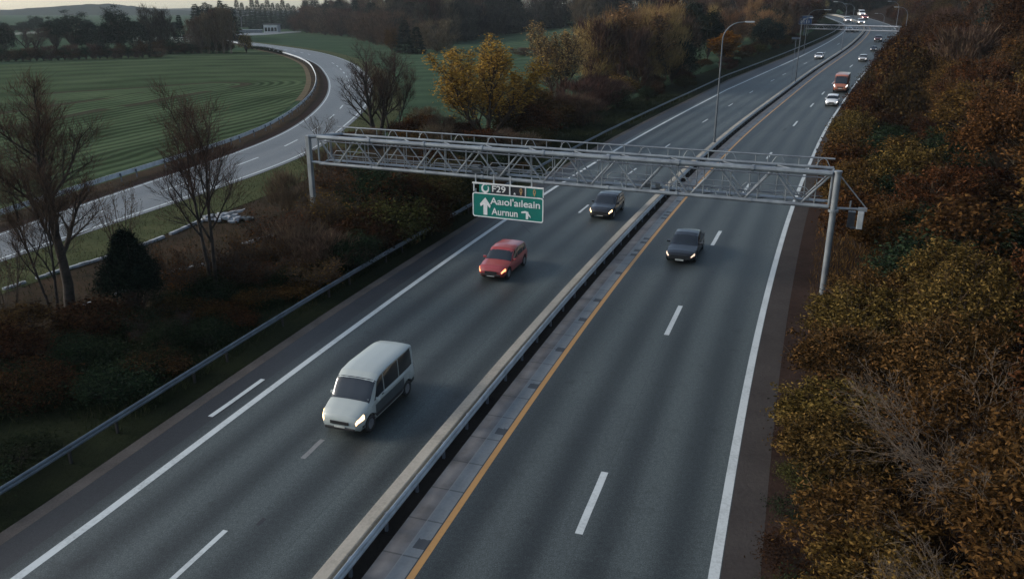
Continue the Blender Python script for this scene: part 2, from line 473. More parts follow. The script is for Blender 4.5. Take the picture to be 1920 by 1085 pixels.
def strip(name, offs, z, m, s0=None, s1=None, kind='structure', parent=None, zf=None):
    """a ribbon along the motorway between several side offsets"""
    offs = [K(o) for o in offs]
    V, Fc, UV = [], [], []
    idx = [i for i in range(len(AX)) if (s0 is None or SL[i] >= s0) and (s1 is None or SL[i] <= s1)]
    n = len(offs)
    for i in idx:
        for k, o in enumerate(offs):
            ov = o(AX[i].y)
            p = AX[i] + NRM[i] * ov
            h = zf(k, ov, AX[i].y) if zf else 0
            V.append((p.x, p.y, gz(p.x, p.y) + z + h)); UV.append((ov, SL[i]))
    for r in range(len(idx) - 1):
        for k in range(n - 1):
            Fc.append((r * n + k, r * n + k + 1, (r + 1) * n + k + 1, (r + 1) * n + k))
    me = bpy.data.meshes.new(name); me.from_pydata(V, [], Fc); me.materials.append(m)
    uv = me.uv_layers.new(name='UVMap')
    for lp in me.loops: uv.data[lp.index].uv = UV[lp.vertex_index]
    me.shade_smooth()
    o = link(name, me, parent)
    if kind: o['kind'] = kind
    return o

def lin(a, b, n): return [(lambda y, t=k / n: K(a)(y) * (1 - t) + K(b)(y) * t) for k in range(n + 1)]

# ------------------------------------------------------------------ ground
xs = sorted(set([-4500, -3000, -2000, -1400, -1000, -750, -550, -400, -300, -240, -200, -160, -130] + list(range(-110, 300, 5)) + [320, 350, 400, 480, 600, 800, 1200, 2000, 3000, 4500]))
ys = sorted(set([-600, -300, -150, -80, -50] + list(range(-30, 660, 5)) + [680, 720, 800, 900, 1050, 1250, 1500, 1900, 2500, 3300, 4600]))
V = [(x, y, gz(x, y) - 0.10) for y in ys for x in xs]
Fc = [(j * len(xs) + i, j * len(xs) + i + 1, (j + 1) * len(xs) + i + 1, (j + 1) * len(xs) + i) for j in range(len(ys) - 1) for i in range(len(xs) - 1)]
M['ground'] = field('far_field', (-200, 700), (0.0, 1.0), 3.0, [(0.28, (0.027, 0.045, 0.029)), (0.5, (0.050, 0.080, 0.049)), (0.70, (0.075, 0.110, 0.064))])
tag(link('ground', mesh_np('ground', V, Fc, M['ground'], True)), kind='structure')

# motorway surfaces
strip('left_carriageway', lin(lambda y: lw(y) - 0.75, -2.4, 8), 0.0, M['asphalt_l'])
strip('right_carriageway', lin(-0.16, lambda y: rw(y) + 0.15, 8), 0.0, M['asphalt_r'])
strip('hard_shoulder', lin(lambda y: gd(y) + 1.75, lambda y: lw(y) - 0.75, 3), -0.004, M['asphalt_s'])
strip('gravel_edge', lin(lambda y: gd(y) + 1.15, lambda y: gd(y) + 1.75, 2), 0.0, M['gravel'])
strip('verge', lin(lambda y: gd(y) - 9.0, lambda y: gd(y) + 1.15, 5), -0.02, M['dark_grass'])
strip('right_shoulder', lin(lambda y: rw(y) + 0.15, lambda y: rw(y) + 1.35, 2), 0.004, M['brown_strip'])
strip('right_verge', lin(lambda y: rw(y) + 1.35, lambda y: rw(y) + 3.2, 3), 0.0, M['red_soil'], zf=lambda k, o, y: 0.05 * k)
def bankh(e):                                # height of the right-hand bank e metres beyond the shoulder
    e = max(0.0, e)
    return 0.15 + 0.30 * min(e, 30) + 0.12 * max(0, min(e - 30, 120))
strip('bank', [lambda y, e=e: rw(y) + 3.2 + e for e in (0, 1.5, 4, 8, 14, 22, 34, 60, 110, 180)], 0.0, M['bank'],
      zf=lambda k, o, y: bankh(o - rw(y) - 3.2))
def bz(P):
    s, o, t = nearest(P)
    e = o - rw(P[1]) - 3.2
    return gz(P[0], P[1]) + (bankh(e) if e > 0 else 0)

# painted lines
strip('edge_line', [lambda y: lw(y) - 0.17, lambda y: lw(y) + 0.17], 0.006, M['white'])
strip('edge_line', [lambda y: rw(y) - 0.22, lambda y: rw(y) + 0.12], 0.010, M['white'])
strip('yellow_line', [-0.12, 0.12], 0.006, M['yellow'])
def dash(oT, ya, yb, w, m=M['white'], name='lane_dash'):
    V = []; Fc = []
    i0 = min(range(len(AX)), key=lambda i: abs(AX[i].y - ya)); pts = []
    # walk along the axis between the two depths of the painted line
    def PT(y):
        s, best = 0, None
        for i in range(len(AX)):
            q = AX[i] + NRM[i] * tab(oT, AX[i].y)
            e = abs(q.y - y)
            if best is None or e < best[0]: best = (e, i)
        i = best[1]; q = AX[i] + NRM[i] * tab(oT, AX[i].y)
        q = q + TG[i] * ((y - q.y) / TG[i].y)
        return q, NRM[i]
    n = 3
    for k in range(n + 1):
        q, nn = PT(ya + (yb - ya) * k / n)
        for s in (-1, 1):
            p = q + nn * s * w / 2
            V.append((p.x, p.y, gz(p.x, p.y) + 0.006))
    for k in range(n): Fc.append((2 * k, 2 * k + 1, 2 * k + 3, 2 * k + 2))
    me = bpy.data.meshes.new(name); me.from_pydata(V, [], Fc); me.materials.append(m)
    return tag(link(name, me), kind='structure')
for a, b in ((5.5, 9.6), (23.4, 27.3), (41.2, 45.8), (58.9, 63.1), (77, 81.5), (96, 100.5), (124, 129.5), (148, 153), (167, 172), (186, 191.5), (203, 208), (222, 228), (246, 252), (272, 278), (300, 306)):
    dash(T_RD, a, b, 0.27)
for a, b in ((19.3, 23.6), (51.3, 54.6), (69.2, 72.2), (86.5, 90), (103.5, 107), (128, 132), (149, 153), (170, 174), (192, 196), (205, 209), (231, 235), (260, 265), (290, 296)):
    dash(T_LD, a, b, 0.2)
dash(T_LD, 28.3, 29.8, 0.22, M['faint'])
T_X = [(21, -12.9), (45, -13.1)]
dash([(20, -12.85), (45, -13.15)], 31.8, 35.6, 0.24)
dash([(20, -6.2), (45, -6.5)], 23.9, 24.3, 0.16, M['asphalt_s'], 'tar_spot')

# ------------------------------------------------------------------ median: concrete kerb, steel rail, paved strip
strip('median_gutter', lin(-2.4, -1.45, 4), -0.02, M['darkgap'])
def slab_mat():
    t = NT('median_slabs')
    uv = t.n('ShaderNodeUVMap'); uv.uv_map = 'UVMap'
    sep = t.n('ShaderNodeSeparateXYZ'); t.l(uv.outputs[0], sep.inputs[0])
    u, v = sep.outputs[0], sep.outputs[1]
    p = t.pos()
    a = t.noise(p, 0.9, 4); b = t.noise(p, 8.0, 6, 0.7)
    inner = t.math('LESS_THAN', u, -0.74)
    col = t.mix(inner, t.ramp(t.math('ADD', t.math('MULTIPLY', a, 0.5), t.math('MULTIPLY', b, 0.5)), [(0.3, (0.13, 0.138, 0.138)), (0.7, (0.22, 0.23, 0.23))]),
                t.ramp(a, [(0.3, (0.085, 0.076, 0.07)), (0.7, (0.20, 0.188, 0.178))]))
    # repaired dark squares; slab joints doubling as painted shadows of the rail posts
    cell = t.n('ShaderNodeTexWhiteNoise', noise_dimensions='1D'); t.l(t.math('FLOOR', t.math('MULTIPLY', v, 1 / 1.15)), cell.inputs['W'])
    fr = t.math('FRACT', t.math('MULTIPLY', v, 1 / 1.15))
    patch = t.math('MULTIPLY', t.math('GREATER_THAN', cell.outputs[0], 0.66), t.math('MULTIPLY', t.math('LESS_THAN', t.math('ADD', fr, t.math('MULTIPLY', b, 0.3)), 0.62), t.math('GREATER_THAN', t.math('ADD', u, t.math('MULTIPLY', a, 0.12)), -0.52)))
    col = t.mix(t.math('MULTIPLY', patch, 0.85), col, (0.03, 0.032, 0.036))
    j = t.math('LESS_THAN', t.math('ABSOLUTE', t.math('SUBTRACT', t.math('FRACT', t.math('MULTIPLY', v, 1 / 2.0)), 0.5)), 0.018)
    col = t.mix(t.math('MULTIPLY', j, 0.6), col, (0.035, 0.033, 0.032))
    jl = t.math('LESS_THAN', t.math('ABSOLUTE', t.math('ADD', u, 0.74)), 0.02)
    col = t.mix(t.math('MULTIPLY', jl, 0.7), col, (0.24, 0.235, 0.22))
    t.bump(b, 0.3, 0.02)
    return t.set(col, 0.7)
strip('median_paving', lin(-1.45, -0.16, 4), 0.012, slab_mat())

def profile_thing(name, label, cat, prof, m, s0=None, s1=None):
    o = strip(name, [p[0] for p in prof], 0.0, m, s0, s1, kind=None, zf=lambda k, ov, y: prof[k][1])
    o.data.shade_flat()
    return tag(o, label, cat)
profile_thing('concrete_barrier', 'low beige concrete barrier running along the median, left of the steel rail', 'barrier',
              [(-2.66, -0.1), (-2.63, 0.42), (-2.60, 0.45), (-2.17, 0.45), (-2.13, 0.42), (-2.10, -0.1)], M['concrete'])

def rail_thing(name, label, path, h, rad, post_every, m, mpost, flip=1, nmax=100):
    """W-beam guard rail along a path of ground points"""
    t = empty(name, path[0]); tag(t, label, 'guardrail')
    inv = -Vector(path[0])
    mb = MB()
    prof = [(0.0, 0.16), (0.05, 0.11), (0.05, 0.05), (0.0, 0.0), (0.05, -0.05), (0.05, -0.11), (0.0, -0.16), (-0.02, -0.16), (-0.02, 0.16)]
    prof = [(a * rad, b * rad) for a, b in prof]
    n = len(prof)
    L = 0; posts = []
    for i, p in enumerate(path):
        d = (path[min(i + 1, len(path) - 1)] - path[max(i - 1, 0)]); d.z = 0; d.normalize()
        nn = Vector((d.y, -d.x, 0)) * flip
        for a, b in prof:
            q = p + nn * a + Vector((0, 0, h + b)) + inv
            mb.v.append(tuple(q))
        if i: L += (p - path[i - 1]).length
        posts.append((L, p, nn))
    for i in range(len(path) - 1):
        for k in range(n):
            k2 = (k + 1) % n
            mb.f.append((i * n + k, i * n + k2, (i + 1) * n + k2, (i + 1) * n + k))
    mb.build('rail', m, t)
    nxt = 0; c = 0; pm = None
    for L, p, nn in posts:
        if L >= nxt and c < nmax:
            nxt += post_every; c += 1
            if pm is None:
                pb = MB(); pb.box((0, 0, h / 2), (0.10, 0.10, h + 0.1)); pb.box((0.045, 0, h), (0.12, 0.14, 0.2)); po = pb.build('post', mpost, t); pm = po.data
            else: po = link('post', pm, t)
            po.location = p + inv - nn * 0.10 * rad
            po.rotation_euler = (0, 0, atan2(nn.y, nn.x))
    return t
def off_path(o, s0=0, s1=1e9, dz=0.0):
    o = K(o); out = []
    for i in range(len(AX)):
        if s0 <= SL[i] <= s1:
            p = AX[i] + NRM[i] * o(AX[i].y); out.append(Vector((p.x, p.y, gz(p.x, p.y) + dz)))
    return out
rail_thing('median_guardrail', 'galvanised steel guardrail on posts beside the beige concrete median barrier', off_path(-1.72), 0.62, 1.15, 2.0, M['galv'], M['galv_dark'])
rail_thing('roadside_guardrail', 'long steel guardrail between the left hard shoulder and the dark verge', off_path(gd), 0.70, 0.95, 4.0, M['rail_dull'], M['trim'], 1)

# ------------------------------------------------------------------ exit road
def pxcurve(pts, step=2.0, sm=20, z=None):
    P = [at(*q) if z is None else atz(q[0], q[1], z) for q in pts]
    P = [Vector((p.x, p.y, 0)) for p in P]
    return P
EL = pxcurve([(0, 440), (180, 375), (470, 278), (560, 235), (608, 192), (619, 163), (612, 140), (590, 118), (545, 102), (500, 93), (455, 84)])
ER = pxcurve([(0, 485), (240, 405), (560, 295), (640, 240), (684, 200), (693, 170), (688, 145), (655, 117), (600, 99), (540, 89), (470, 80)])
def ext(P, a, b):
    return [P[0] + (P[0] - P[1]).normalized() * a] + P + [P[-1] + (P[-1] - P[-2]).normalized() * b]
EL, ER = ext(EL, 60, 160), ext(ER, 60, 160)
n_e = 220
EL = smooth(resample(smooth(catmull(EL, 1.5), 30), n=n_e), 10)
ER = smooth(resample(smooth(catmull(ER, 1.5), 30), n=n_e), 10)
def eribbon(name, fa, fb, z, m, i0=0, i1=n_e - 1, cols=1, kind='structure'):
    """ribbon across the exit road; 0 is its left edge, 1 its right edge, metres beyond given as ('m', d)"""
    def P(i, fx):
        A, B = EL[i], ER[i]
        w = (B - A)
        if isinstance(fx, tuple):
            dn = w.normalized()
            return (A + dn * fx[1]) if fx[0] == 'l' else (B + dn * fx[1])
        return A + w * fx
    V, Fc, UV = [], [], []
    L = 0
    for i in range(i0, i1 + 1):
        if i > i0: L += (EL[i] - EL[i - 1]).length
        a, b = P(i, fa), P(i, fb)
        for k in range(cols + 1):
            q = a.lerp(b, k / cols)
            V.append((q.x, q.y, z)); UV.append(((q - EL[i]).length, L))
    n = cols + 1
    for r in range(i1 - i0):
        for k in range(cols):
            Fc.append((r * n + k, r * n + k + 1, (r + 1) * n + k + 1, (r + 1) * n + k))
    me = bpy.data.meshes.new(name); me.from_pydata(V, [], Fc); me.materials.append(m)
    uv = me.uv_layers.new(name='UVMap')
    for lp in me.loops: uv.data[lp.index].uv = UV[lp.vertex_index]
    return tag(link(name, me), kind=kind)
eribbon('exit_road', ('l', -0.4), ('r', 0.7), 0.0, M['asphalt_e'], cols=4)
eribbon('road_edge', ('l', -1.5), ('l', -0.4), -0.012, M['red_soil'])
eribbon('road_verge', ('l', -4.6), ('l', -1.5), -0.02, M['litter'])
eribbon('field_margin', ('l', -5.9), ('l', -4.6), -0.03, M['tan'], 60)
eribbon('grass_verge', ('r', 0.7), ('r', 7.0), -0.03, M['olive_grass'])
eribbon('edge_line', ('l', -0.1), ('l', 0.12), 0.006, M['white'])
eribbon('edge_line', ('r', -0.12), ('r', 0.12), 0.006, M['white'])
for i in range(4, n_e - 4, 5):
    if i in (104, 109, 114): continue
    eribbon('lane_dash', 0.475, 0.505, 0.006, M['white'], i, i + 2)
GL = [EL[i] - (ER[i] - EL[i]).normalized() * 3.3 for i in range(n_e)]
rail_thing('exit_guardrail', 'steel guardrail curving between the furrowed field and the exit road', GL[:-30], 0.72, 1.5, 4.0, M['rail_pale'], M['galv_dark'], -1)

# field inside the bend
fe = [EL[i] - (ER[i] - EL[i]).normalized() * 5.7 for i in range(40, n_e - 42)]
fe = [EL[i] - (ER[i] - EL[i]).normalized() * 4.6 for i in range(0, 40)] + fe
far = [at(*q) for q in [(465, 95), (400, 95), (300, 99), (150, 111), (0, 121)]]
poly = [(p.x, p.y, -0.045) for p in fe] + [(p.x, p.y, -0.045) for p in far] + [(-420, 240, -0.045), (-420, 0, -0.045), (-110, 0, -0.045)]
me = bpy.data.meshes.new('field'); me.from_pydata(poly, [], [tuple(range(len(poly)))])
sp = at(408, 160); sq = at(0, 187); dr = (sq - sp); dr.z = 0; dr.normalize()
d2 = Vector((-.22, -.975)); M['field'] = field('furrowed_field', (sp.x, sp.y), (dr.x, dr.y), 3.5, [(0.28, (0.028, 0.040, 0.022)), (0.5, (0.058, 0.083, 0.045)), (0.74, (0.096, 0.124, 0.066))], (d2.x, d2.y))
me.materials.append(M['field'])
tag(link('field', me), kind='structure')

# rough land between exit road and motorway
IA = max(i for i in range(n_e // 2) if ER[i].y < 112)
ar = []
for i in [int(k * IA / 95) for k in range(96)]:
    a = ER[i] + (ER[i] - EL[i]).normalized() * 6.5
    ar.append(a)
gp = off_path(lambda y: gd(y) - 8.5)
br = resample([p for p in gp if p.y < 108], n=96)
V = []; Fc = []
for i in range(96):
    for k in range(9):
        q = ar[i].lerp(Vector((br[i].x, br[i].y, 0)), k / 8); V.append((q.x, q.y, -0.06 + gz(q.x, q.y)))
for i in range(95):
    for k in range(8): Fc.append((i * 9 + k, i * 9 + k + 1, (i + 1) * 9 + k + 1, (i + 1) * 9 + k))
me = bpy.data.meshes.new('rough_land'); me.from_pydata(V, [], Fc); me.materials.append(M['litter']); tag(link('rough_land', me), kind='structure')

# stone kerb lines and the rubble heap
def kerb(pts, w, h, label):
    P = catmull([Vector((p.x, p.y, 0)) for p in [at(*q) for q in pts]], 0.8)
    mb = MB()
    for i, p in enumerate(P[:-1]):
        d = P[i + 1] - p
        if RNG.random() < 0.12: continue
        a = atan2(d.y, d.x) + RNG.uniform(-.05, .05)
        mb.box(p + d / 2 + Vector((0, RNG.uniform(-.04, .04), h / 2 - 0.08)), (d.length * 0.95, w * RNG.uniform(.8, 1.15), h * RNG.uniform(.7, 1.2) + .1), Matrix.Rotation(a, 3, 'Z'))
    o = mb.build('stone_kerb', M['kerb'])
    return tag(o, label, 'kerb')
kerb([(-60, 566), (0, 545), (100, 512), (200, 482), (300, 447), (372, 416)], 0.22, 0.16, 'long pale stone kerb across the leaf litter, the one nearer the exit road')
kerb([(150, 575), (210, 554), (300, 515), (392, 494)], 0.2, 0.12, 'short broken pale stone kerb, the one nearer the motorway')
kerb([(455, 458), (500, 444), (535, 432)], 0.35, 0.12, 'last short stretch of pale kerb beyond the rubble heap')
rb = empty('rubble_heap', at(415, 412)); tag(rb, 'pale grey heap of rubble with a long slab, on grass beside the exit road', 'rubble')
mb = MB()
for k in range(60):
    x = RNG.uniform(-1.6, 1.6); y = RNG.uniform(-.8, .8); q = 1 - (x / 1.9) ** 2 - (y / 1.0) ** 2
    if q < 0: continue
    s = RNG.uniform(.12, .42)
    mb.box((x, y, q * 0.45), (s * 1.5, s, s * .6), Matrix.Rotation(RNG.uniform(0, 6), 3, 'Z') @ Matrix.Rotation(RNG.uniform(-.5, .5), 3, 'X'))
mb.build('stones', M['rubble'], rb)
mb = MB(); mb.tube([(0.4, .1, .45), (1.0, .2, .62), (1.7, .3, .7), (2.0, .35, .85)], [.16, .14, .12, .05], 7); mb.build('slab', M['rubble'], rb)
mb = MB()
for k in range(25):
    s = RNG.uniform(.1, .35); mb.box((RNG.uniform(1.2, 2.6), RNG.uniform(-.5, .6), s * .25), (s * 1.3, s, s * .6), Matrix.Rotation(RNG.uniform(0, 6), 3, 'Z'))
mb.build('dark_stones', M['trim'], rb)

# far pale roads and strips
def flat(name, pts, z, m):
    P = [at(*q) for q in pts]
    me = bpy.data.meshes.new(name); me.from_pydata([(p.x, p.y, z) for p in P], [], [tuple(range(len(P)))]); me.materials.append(m)
    return tag(link(name, me), kind='structure')
flat('far_road', [(340, 66), (480, 62), (565, 58.5), (566, 60.5), (500, 65.5), (340, 72)], -0.04, M['asphalt_e'])
M['pale_field'] = soil('pale_field', [(0.3, (0.16, 0.18, 0.14)), (0.7, (0.26, 0.28, 0.24))], 0.01, 0.1, 0.0)
flat('pale_field', [(20, 62), (110, 57), (190, 53), (190, 55), (110, 61), (20, 66)], -0.05, M['pale_field'])
flat('pale_field', [(250, 68), (400, 72), (400, 77), (300, 82), (250, 78)], -0.05, M['pale_field'])

# ------------------------------------------------------------------ gantry
def frame_of(R, L):
    e = (L - R); e.z = 0; ln = e.length; e.normalize()
    n = Vector((e.y, -e.x, 0))
    if n.y < 0: n = -n
    return e, n, ln
def gantry(name, label, R, L, zb, zt, deep, bays, m, detail=True, rc=0.115):
    e, n, ln = frame_of(R, L)
    g = empty(name, R); tag(g, label, 'gantry')
    X = lambda a, d, z: e * a + n * d + Vector((0, 0, z - R.z))      # local to the gantry's root
    a0, a1 = 0.3, ln - 0.9
    for nm, d, z, r in (('top_chord', 0, zt, rc * 1.45), ('top_chord', deep, zt + .06, rc * .8), ('bottom_chord', 0, zb, rc * 1.1), ('bottom_chord', deep, zb, rc * .8)):
        mb = MB(); mb.tube([X(a0, d, z), X(a1, d, z)], r, 10)
        if detail and d == 0:
            for k in range(1, 8):
                a = a0 + (a1 - a0) * k / 8; mb.tube([X(a - .09, d, z), X(a + .09, d, z)], r * 1.28, 10)
        mb.build(nm, m, g, smooth=False)
    w = (a1 - a0) / bays
    for k in range(bays):
        a = a0 + k * w
        for d, r in ((0, .066), (deep, .05)):
            mb = MB()
            if k % 2 == 0: mb.tube([X(a, d, zt), X(a + w, d, zb)], r, 6)
            else: mb.tube([X(a, d, zb), X(a + w, d, zt)], r, 6)
            if d == 0:
                q = X(a + (w if k % 2 == 0 else 0), -0.02, zb + .12); mb.box(q, (.5, .03, .34), Matrix.Rotation(atan2(e.y, e.x), 3, 'Z'))
            mb.build('diagonal_brace', m, g)
        if k % 2 == 1 or detail:
            mb = MB(); mb.tube([X(a + w * .5, 0, zt), X(a + w * .5, 0, zb)], .034, 6); mb.build('vertical_strut', m, g); mb = MB(); mb.tube([X(a + w * .93, deep, zt), X(a + w * .93, deep, zb)], .034, 6); mb.build('vertical_strut', m, g)
        if detail:
            mb = MB(); mb.tube([X(a, 0, zt), X(a + w, deep, zt)] if k % 2 else [X(a, deep, zt), X(a + w, 0, zt)], .04, 6); mb.build('top_brace', m, g)
            mb = MB(); mb.tube([X(a, 0, zb), X(a + w, deep, zb)] if k % 2 else [X(a, deep, zb), X(a + w, 0, zb)], .04, 6); mb.build('bottom_brace', m, g)
    if detail:
        # service walkway with rounded hand rails, cable tray and top rail
        mb = MB()
        mb.box(X((a0 + a1) / 2, deep * .5, zb + .16), (a1 - a0 - .5, .62, .04), Matrix.Rotation(atan2(e.y, e.x), 3, 'Z'))
        mb.build('walkway', M['galv_dark'], g)
        for d, zz in ((deep * .5 + .34, .85), (deep * .5 - .34, .62)):
            mb = MB(); sec = 4.4; a = a0 + 1.2
            while a + sec < a1:
                b = a + sec - .25
                pts = [X(a, d, zb + .2), X(a + .05, d, zb + zz - .25), X(a + .3, d, zb + zz)] + [X(b - .3, d, zb + zz), X(b - .05, d, zb + zz - .25), X(b, d, zb + .2)]
                mb.tube(pts, .026, 6)
                mb.tube([X(a, d, zb + .2 + zz * .4), X(b, d, zb + .2 + zz * .4)], .018, 5)
                for q in (1, 2): mb.tube([X(a + sec * q / 3, d, zb + .2), X(a + sec * q / 3, d, zb + zz)], .02, 5)
                a += sec
            mb.build('handrail', m, g)
        mb = MB()
        mb.tube([X(a0, deep, zt + .62), X(a1 - .8, deep, zt + .62)], .05, 8)
        a = a0 + .2; k = 0
        while a < a1 - 1:
            if k % 3 == 0:
                mb.tube([X(a, deep, zt + .05), X(a + .25, deep, zt + .5), X(a + .45, deep, zt + .62), X(a + .65, deep, zt + .5), X(a + .9, deep, zt + .05)], .028, 6)
            else: mb.tube([X(a, deep, zt + .05), X(a, deep, zt + .62)], .03, 6)
            a += 0.75 + .35 * (k % 2); k += 1
        mb.build('top_rail', m, g)
        mb = MB(); mb.tube([X(a0 + .4, -.14, zt - .26), X(a1 - .3, -.14, zt - .26)], .045, 6); mb.tube([X(a0 + .4, .2, zb + .55), X(a1 - 5, .2, zb + .55)], .035, 6); mb.build('cable_duct', M['galv_dark'], g)
        # boxes of cable and detectors on the walkway
        for a, s in ((11.6, .42), (10.8, .3), (22.0, .5), (23.2, .4), (24.0, .5)):
            mb = MB(); mb.box(X(a, deep * .45, zb + .2 + s / 2), (s * 1.3, .3, s), Matrix.Rotation(atan2(e.y, e.x), 3, 'Z')); mb.build('control_box', M['pole'], g, bevel=.02)
        for a in (9.2, 10.0, 13.1, 15.6, 16.2, 7.0, 6.3):
            mb = MB(); mb.tube([X(a, .3, zb + .08), X(a + .12, .3, zb + .38), X(a + .5, .3, zb + .42)], .035, 6); mb.box(X(a + .5, .3, zb + .42), (.22, .18, .14)); mb.build('detector', M['galv'], g)
    # end frames
    for a in (a0, a1):
        mb = MB(); mb.tube([X(a, 0, zt), X(a, 0, zb)], .07, 8); mb.tube([X(a, deep, zt), X(a, deep, zb)], .06, 8); mb.tube([X(a, 0, zt), X(a, deep, zt)], .06, 8); mb.tube([X(a, 0, zb), X(a, deep, zb)], .06, 8); mb.tube([X(a, 0, zt), X(a, deep, zb)], .04, 6); mb.build('end_frame', m, g)
    # posts
    mb = MB()
    mb.tube([X(0, -.05, R.z - .2), X(0, -.05, zt + .12)], .19 if detail else .2, 16)
    mb.tube([X(0, -.05, zb - .28), X(0, -.05, zb - .14)], .30, 16); mb.tube([X(0, -.05, R.z - .1), X(0, -.05, R.z + .12)], .34, 14)
    mb.tube([X(0, -.05, zt + .1), X(0, -.05, zt + .2)], .23, 16)
    mb.build('post', m, g)
    zl = gz(L.x, L.y)
    mb = MB(); rot = Matrix.Rotation(atan2(e.y, e.x), 3, 'Z')
    mb.box(X(ln - .1, -.1, (zl - .2 + zt + .1) / 2), (.34, .34, zt + .1 - zl + .2), rot); mb.box(X(ln - .1, -.1, zl), (.7, .7, .2), rot)
    mb.build('post', m, g, bevel=.03)
    if detail:
        mb = MB(); mb.tube([X(ln - .1, -.1, zt), X(a1, .1, zt + .05), X(a1 - 1.2, deep, zt + .1)], [.15, .14, .1], 8); mb.build('bracket_arm', m, g); mb = MB(); mb.tube([X(ln - .1, -.1, zb + .1), X(a1 - .3, 0, zb + .05), X(a1 - 1.2, 0, zb)], .11, 8)
        mb.build('bracket_arm', m, g)
        mb = MB()
        mb.tube([X(0, 0, zb - .05), X(-1.75, .1, zb)], .075, 8); mb.tube([X(0, 0, zt + .05), X(-1.75, .1, zb + .12)], .034, 8); mb.tube([X(-.9, .05, zb), X(-.9, .05, zb + .45)], .05, 6); mb.box(X(-1.6, .1, zb - .02), (.5, .2, .2), rot)
        mb.build('outrigger', m, g)
        mb = MB(); mb.box(X(-1.55, .1, zb - .65), (.34, .5, 1.05), rot); mb.build('cabinet', M['galv'], g, bevel=.03)
        mb = MB(); mb.box(X(-1.05, .3, zb - .7), (.42, .42, .95), rot); mb.tube([X(-1.0, .3, zb - .2), X(-1.0, .3, zb)], .05, 6); mb.tube([X(-1.05, .1, zb - 1.2), X(-1.6, .1, zb - 1.15)], .08, 6); mb.build('cabinet', M['sign_dark'], g, bevel=.03)
    return g, e, n, ln
GR = Vector((19.28, 47.4, 0)); GLp = Vector((-15.6, 62.2, 0))
G, Ge, Gn, Gln = gantry('sign_gantry', 'grey steel truss gantry spanning both carriageways in the foreground, carrying the green sign', GR, GLp, 5.7, 7.7, 1.55, 22, M['gantry'])

# ------------------------------------------------------------------ green road sign hung from the gantry
def text_mesh(s, size, depth=0.012, shear=0.0, width=None, bold=0.0):
    cu = bpy.data.curves.new('lettering', 'FONT'); cu.body = s; cu.size = size; cu.extrude = depth; cu.offset = bold
    cu.align_x = 'LEFT'
    o = bpy.data.objects.new('lettering', cu); COL.objects.link(o)
    bpy.context.view_layer.update()
    me = bpy.data.meshes.new_from_object(o.evaluated_get(bpy.context.evaluated_depsgraph_get()))
    bpy.data.objects.remove(o); bpy.data.curves.remove(cu)
    if width:
        xs_ = [v.co.x for v in me.vertices]; k = width / (max(xs_) - min(xs_)); x0 = min(xs_)
        for v in me.vertices: v.co.x = (v.co.x - x0) * k
    return me
def on_line(px, d):
    """distance along the gantry where a point d in front of it shows at column px"""
    lo, hi = 0.0, Gln
    for _ in range(40):
        m = (lo + hi) / 2; P = GR + Ge * m + Gn * d; P.z = 4.6
        x = 960 + F * P.x / zdepth(P)
        if x > px: lo = m
        else: hi = m
    return m
sL, sR = on_line(886, -.35), on_line(1019, -.35)
sw = sL - sR
PL = GR + Ge * sL + Gn * -.35; PRr = GR + Ge * sR + Gn * -.35
zlo = (zrow(PL.y, 404) + zrow(PRr.y, 419)) / 2
zmid = (zrow(PL.y, 361) + zrow(PRr.y, 371)) / 2
zhi = (zrow(PL.y, 341) + zrow(PRr.y, 353)) / 2
sg = empty('road_sign', (PL.x, PL.y, zlo), atan2(-Ge.y, -Ge.x)); tag(sg, 'green motorway sign with white arrow and place names, hanging under the near gantry', 'road sign')
hm = zmid - zlo; ht = zhi - zmid
def rrect(w, h, r, n=6):
    out = []
    for cx, cz, a0_ in ((w - r, h - r, 0), (r, h - r, 90), (r, r, 180), (w - r, r, 270)):
        for k in range(n + 1):
            a = radians(a0_ + 90 * k / n); out.append((cx + r * cos(a), cz + r * sin(a)))
    return out
def plate(name, outline, y0, y1, m, parent, x0=0, z0=0):
    mb = MB(); n = len(outline)
    mb.add([(x0 + x, y0, z0 + z) for x, z in outline] + [(x0 + x, y1, z0 + z) for x, z in outline],
           [tuple(range(n)), tuple(reversed(range(n, 2 * n)))] + [(i, i + n, (i + 1) % n + n, (i + 1) % n) for i in range(n)])
    return mb.build(name, m, parent)
def ringplate(name, outer, inner, y0, y1, m, parent):
    n = len(outer); mb = MB()
    vs = [(x, y0, z) for x, z in outer] + [(x, y0, z) for x, z in inner] + [(x, y1, z) for x, z in outer] + [(x, y1, z) for x, z in inner]
    fs = []
    for i in range(n):
        j = (i + 1) % n
        fs += [(i, j, n + j, n + i), (i, 2 * n + i, 2 * n + j, j), (n + i, n + j, 3 * n + j, 3 * n + i)]
    mb.add(vs, fs); return mb.build(name, m, parent)
plate('panel', rrect(sw, hm, .16), 0, .06, M['sign_green'], sg)
o1 = rrect(sw, hm, .16); o2 = [(.07 + (x / sw) * (sw - .14), .07 + (z / hm) * (hm - .14)) for x, z in rrect(sw, hm, .14)]
ringplate('border', o1, o2, -.012, .03, M['sign_white'], sg)
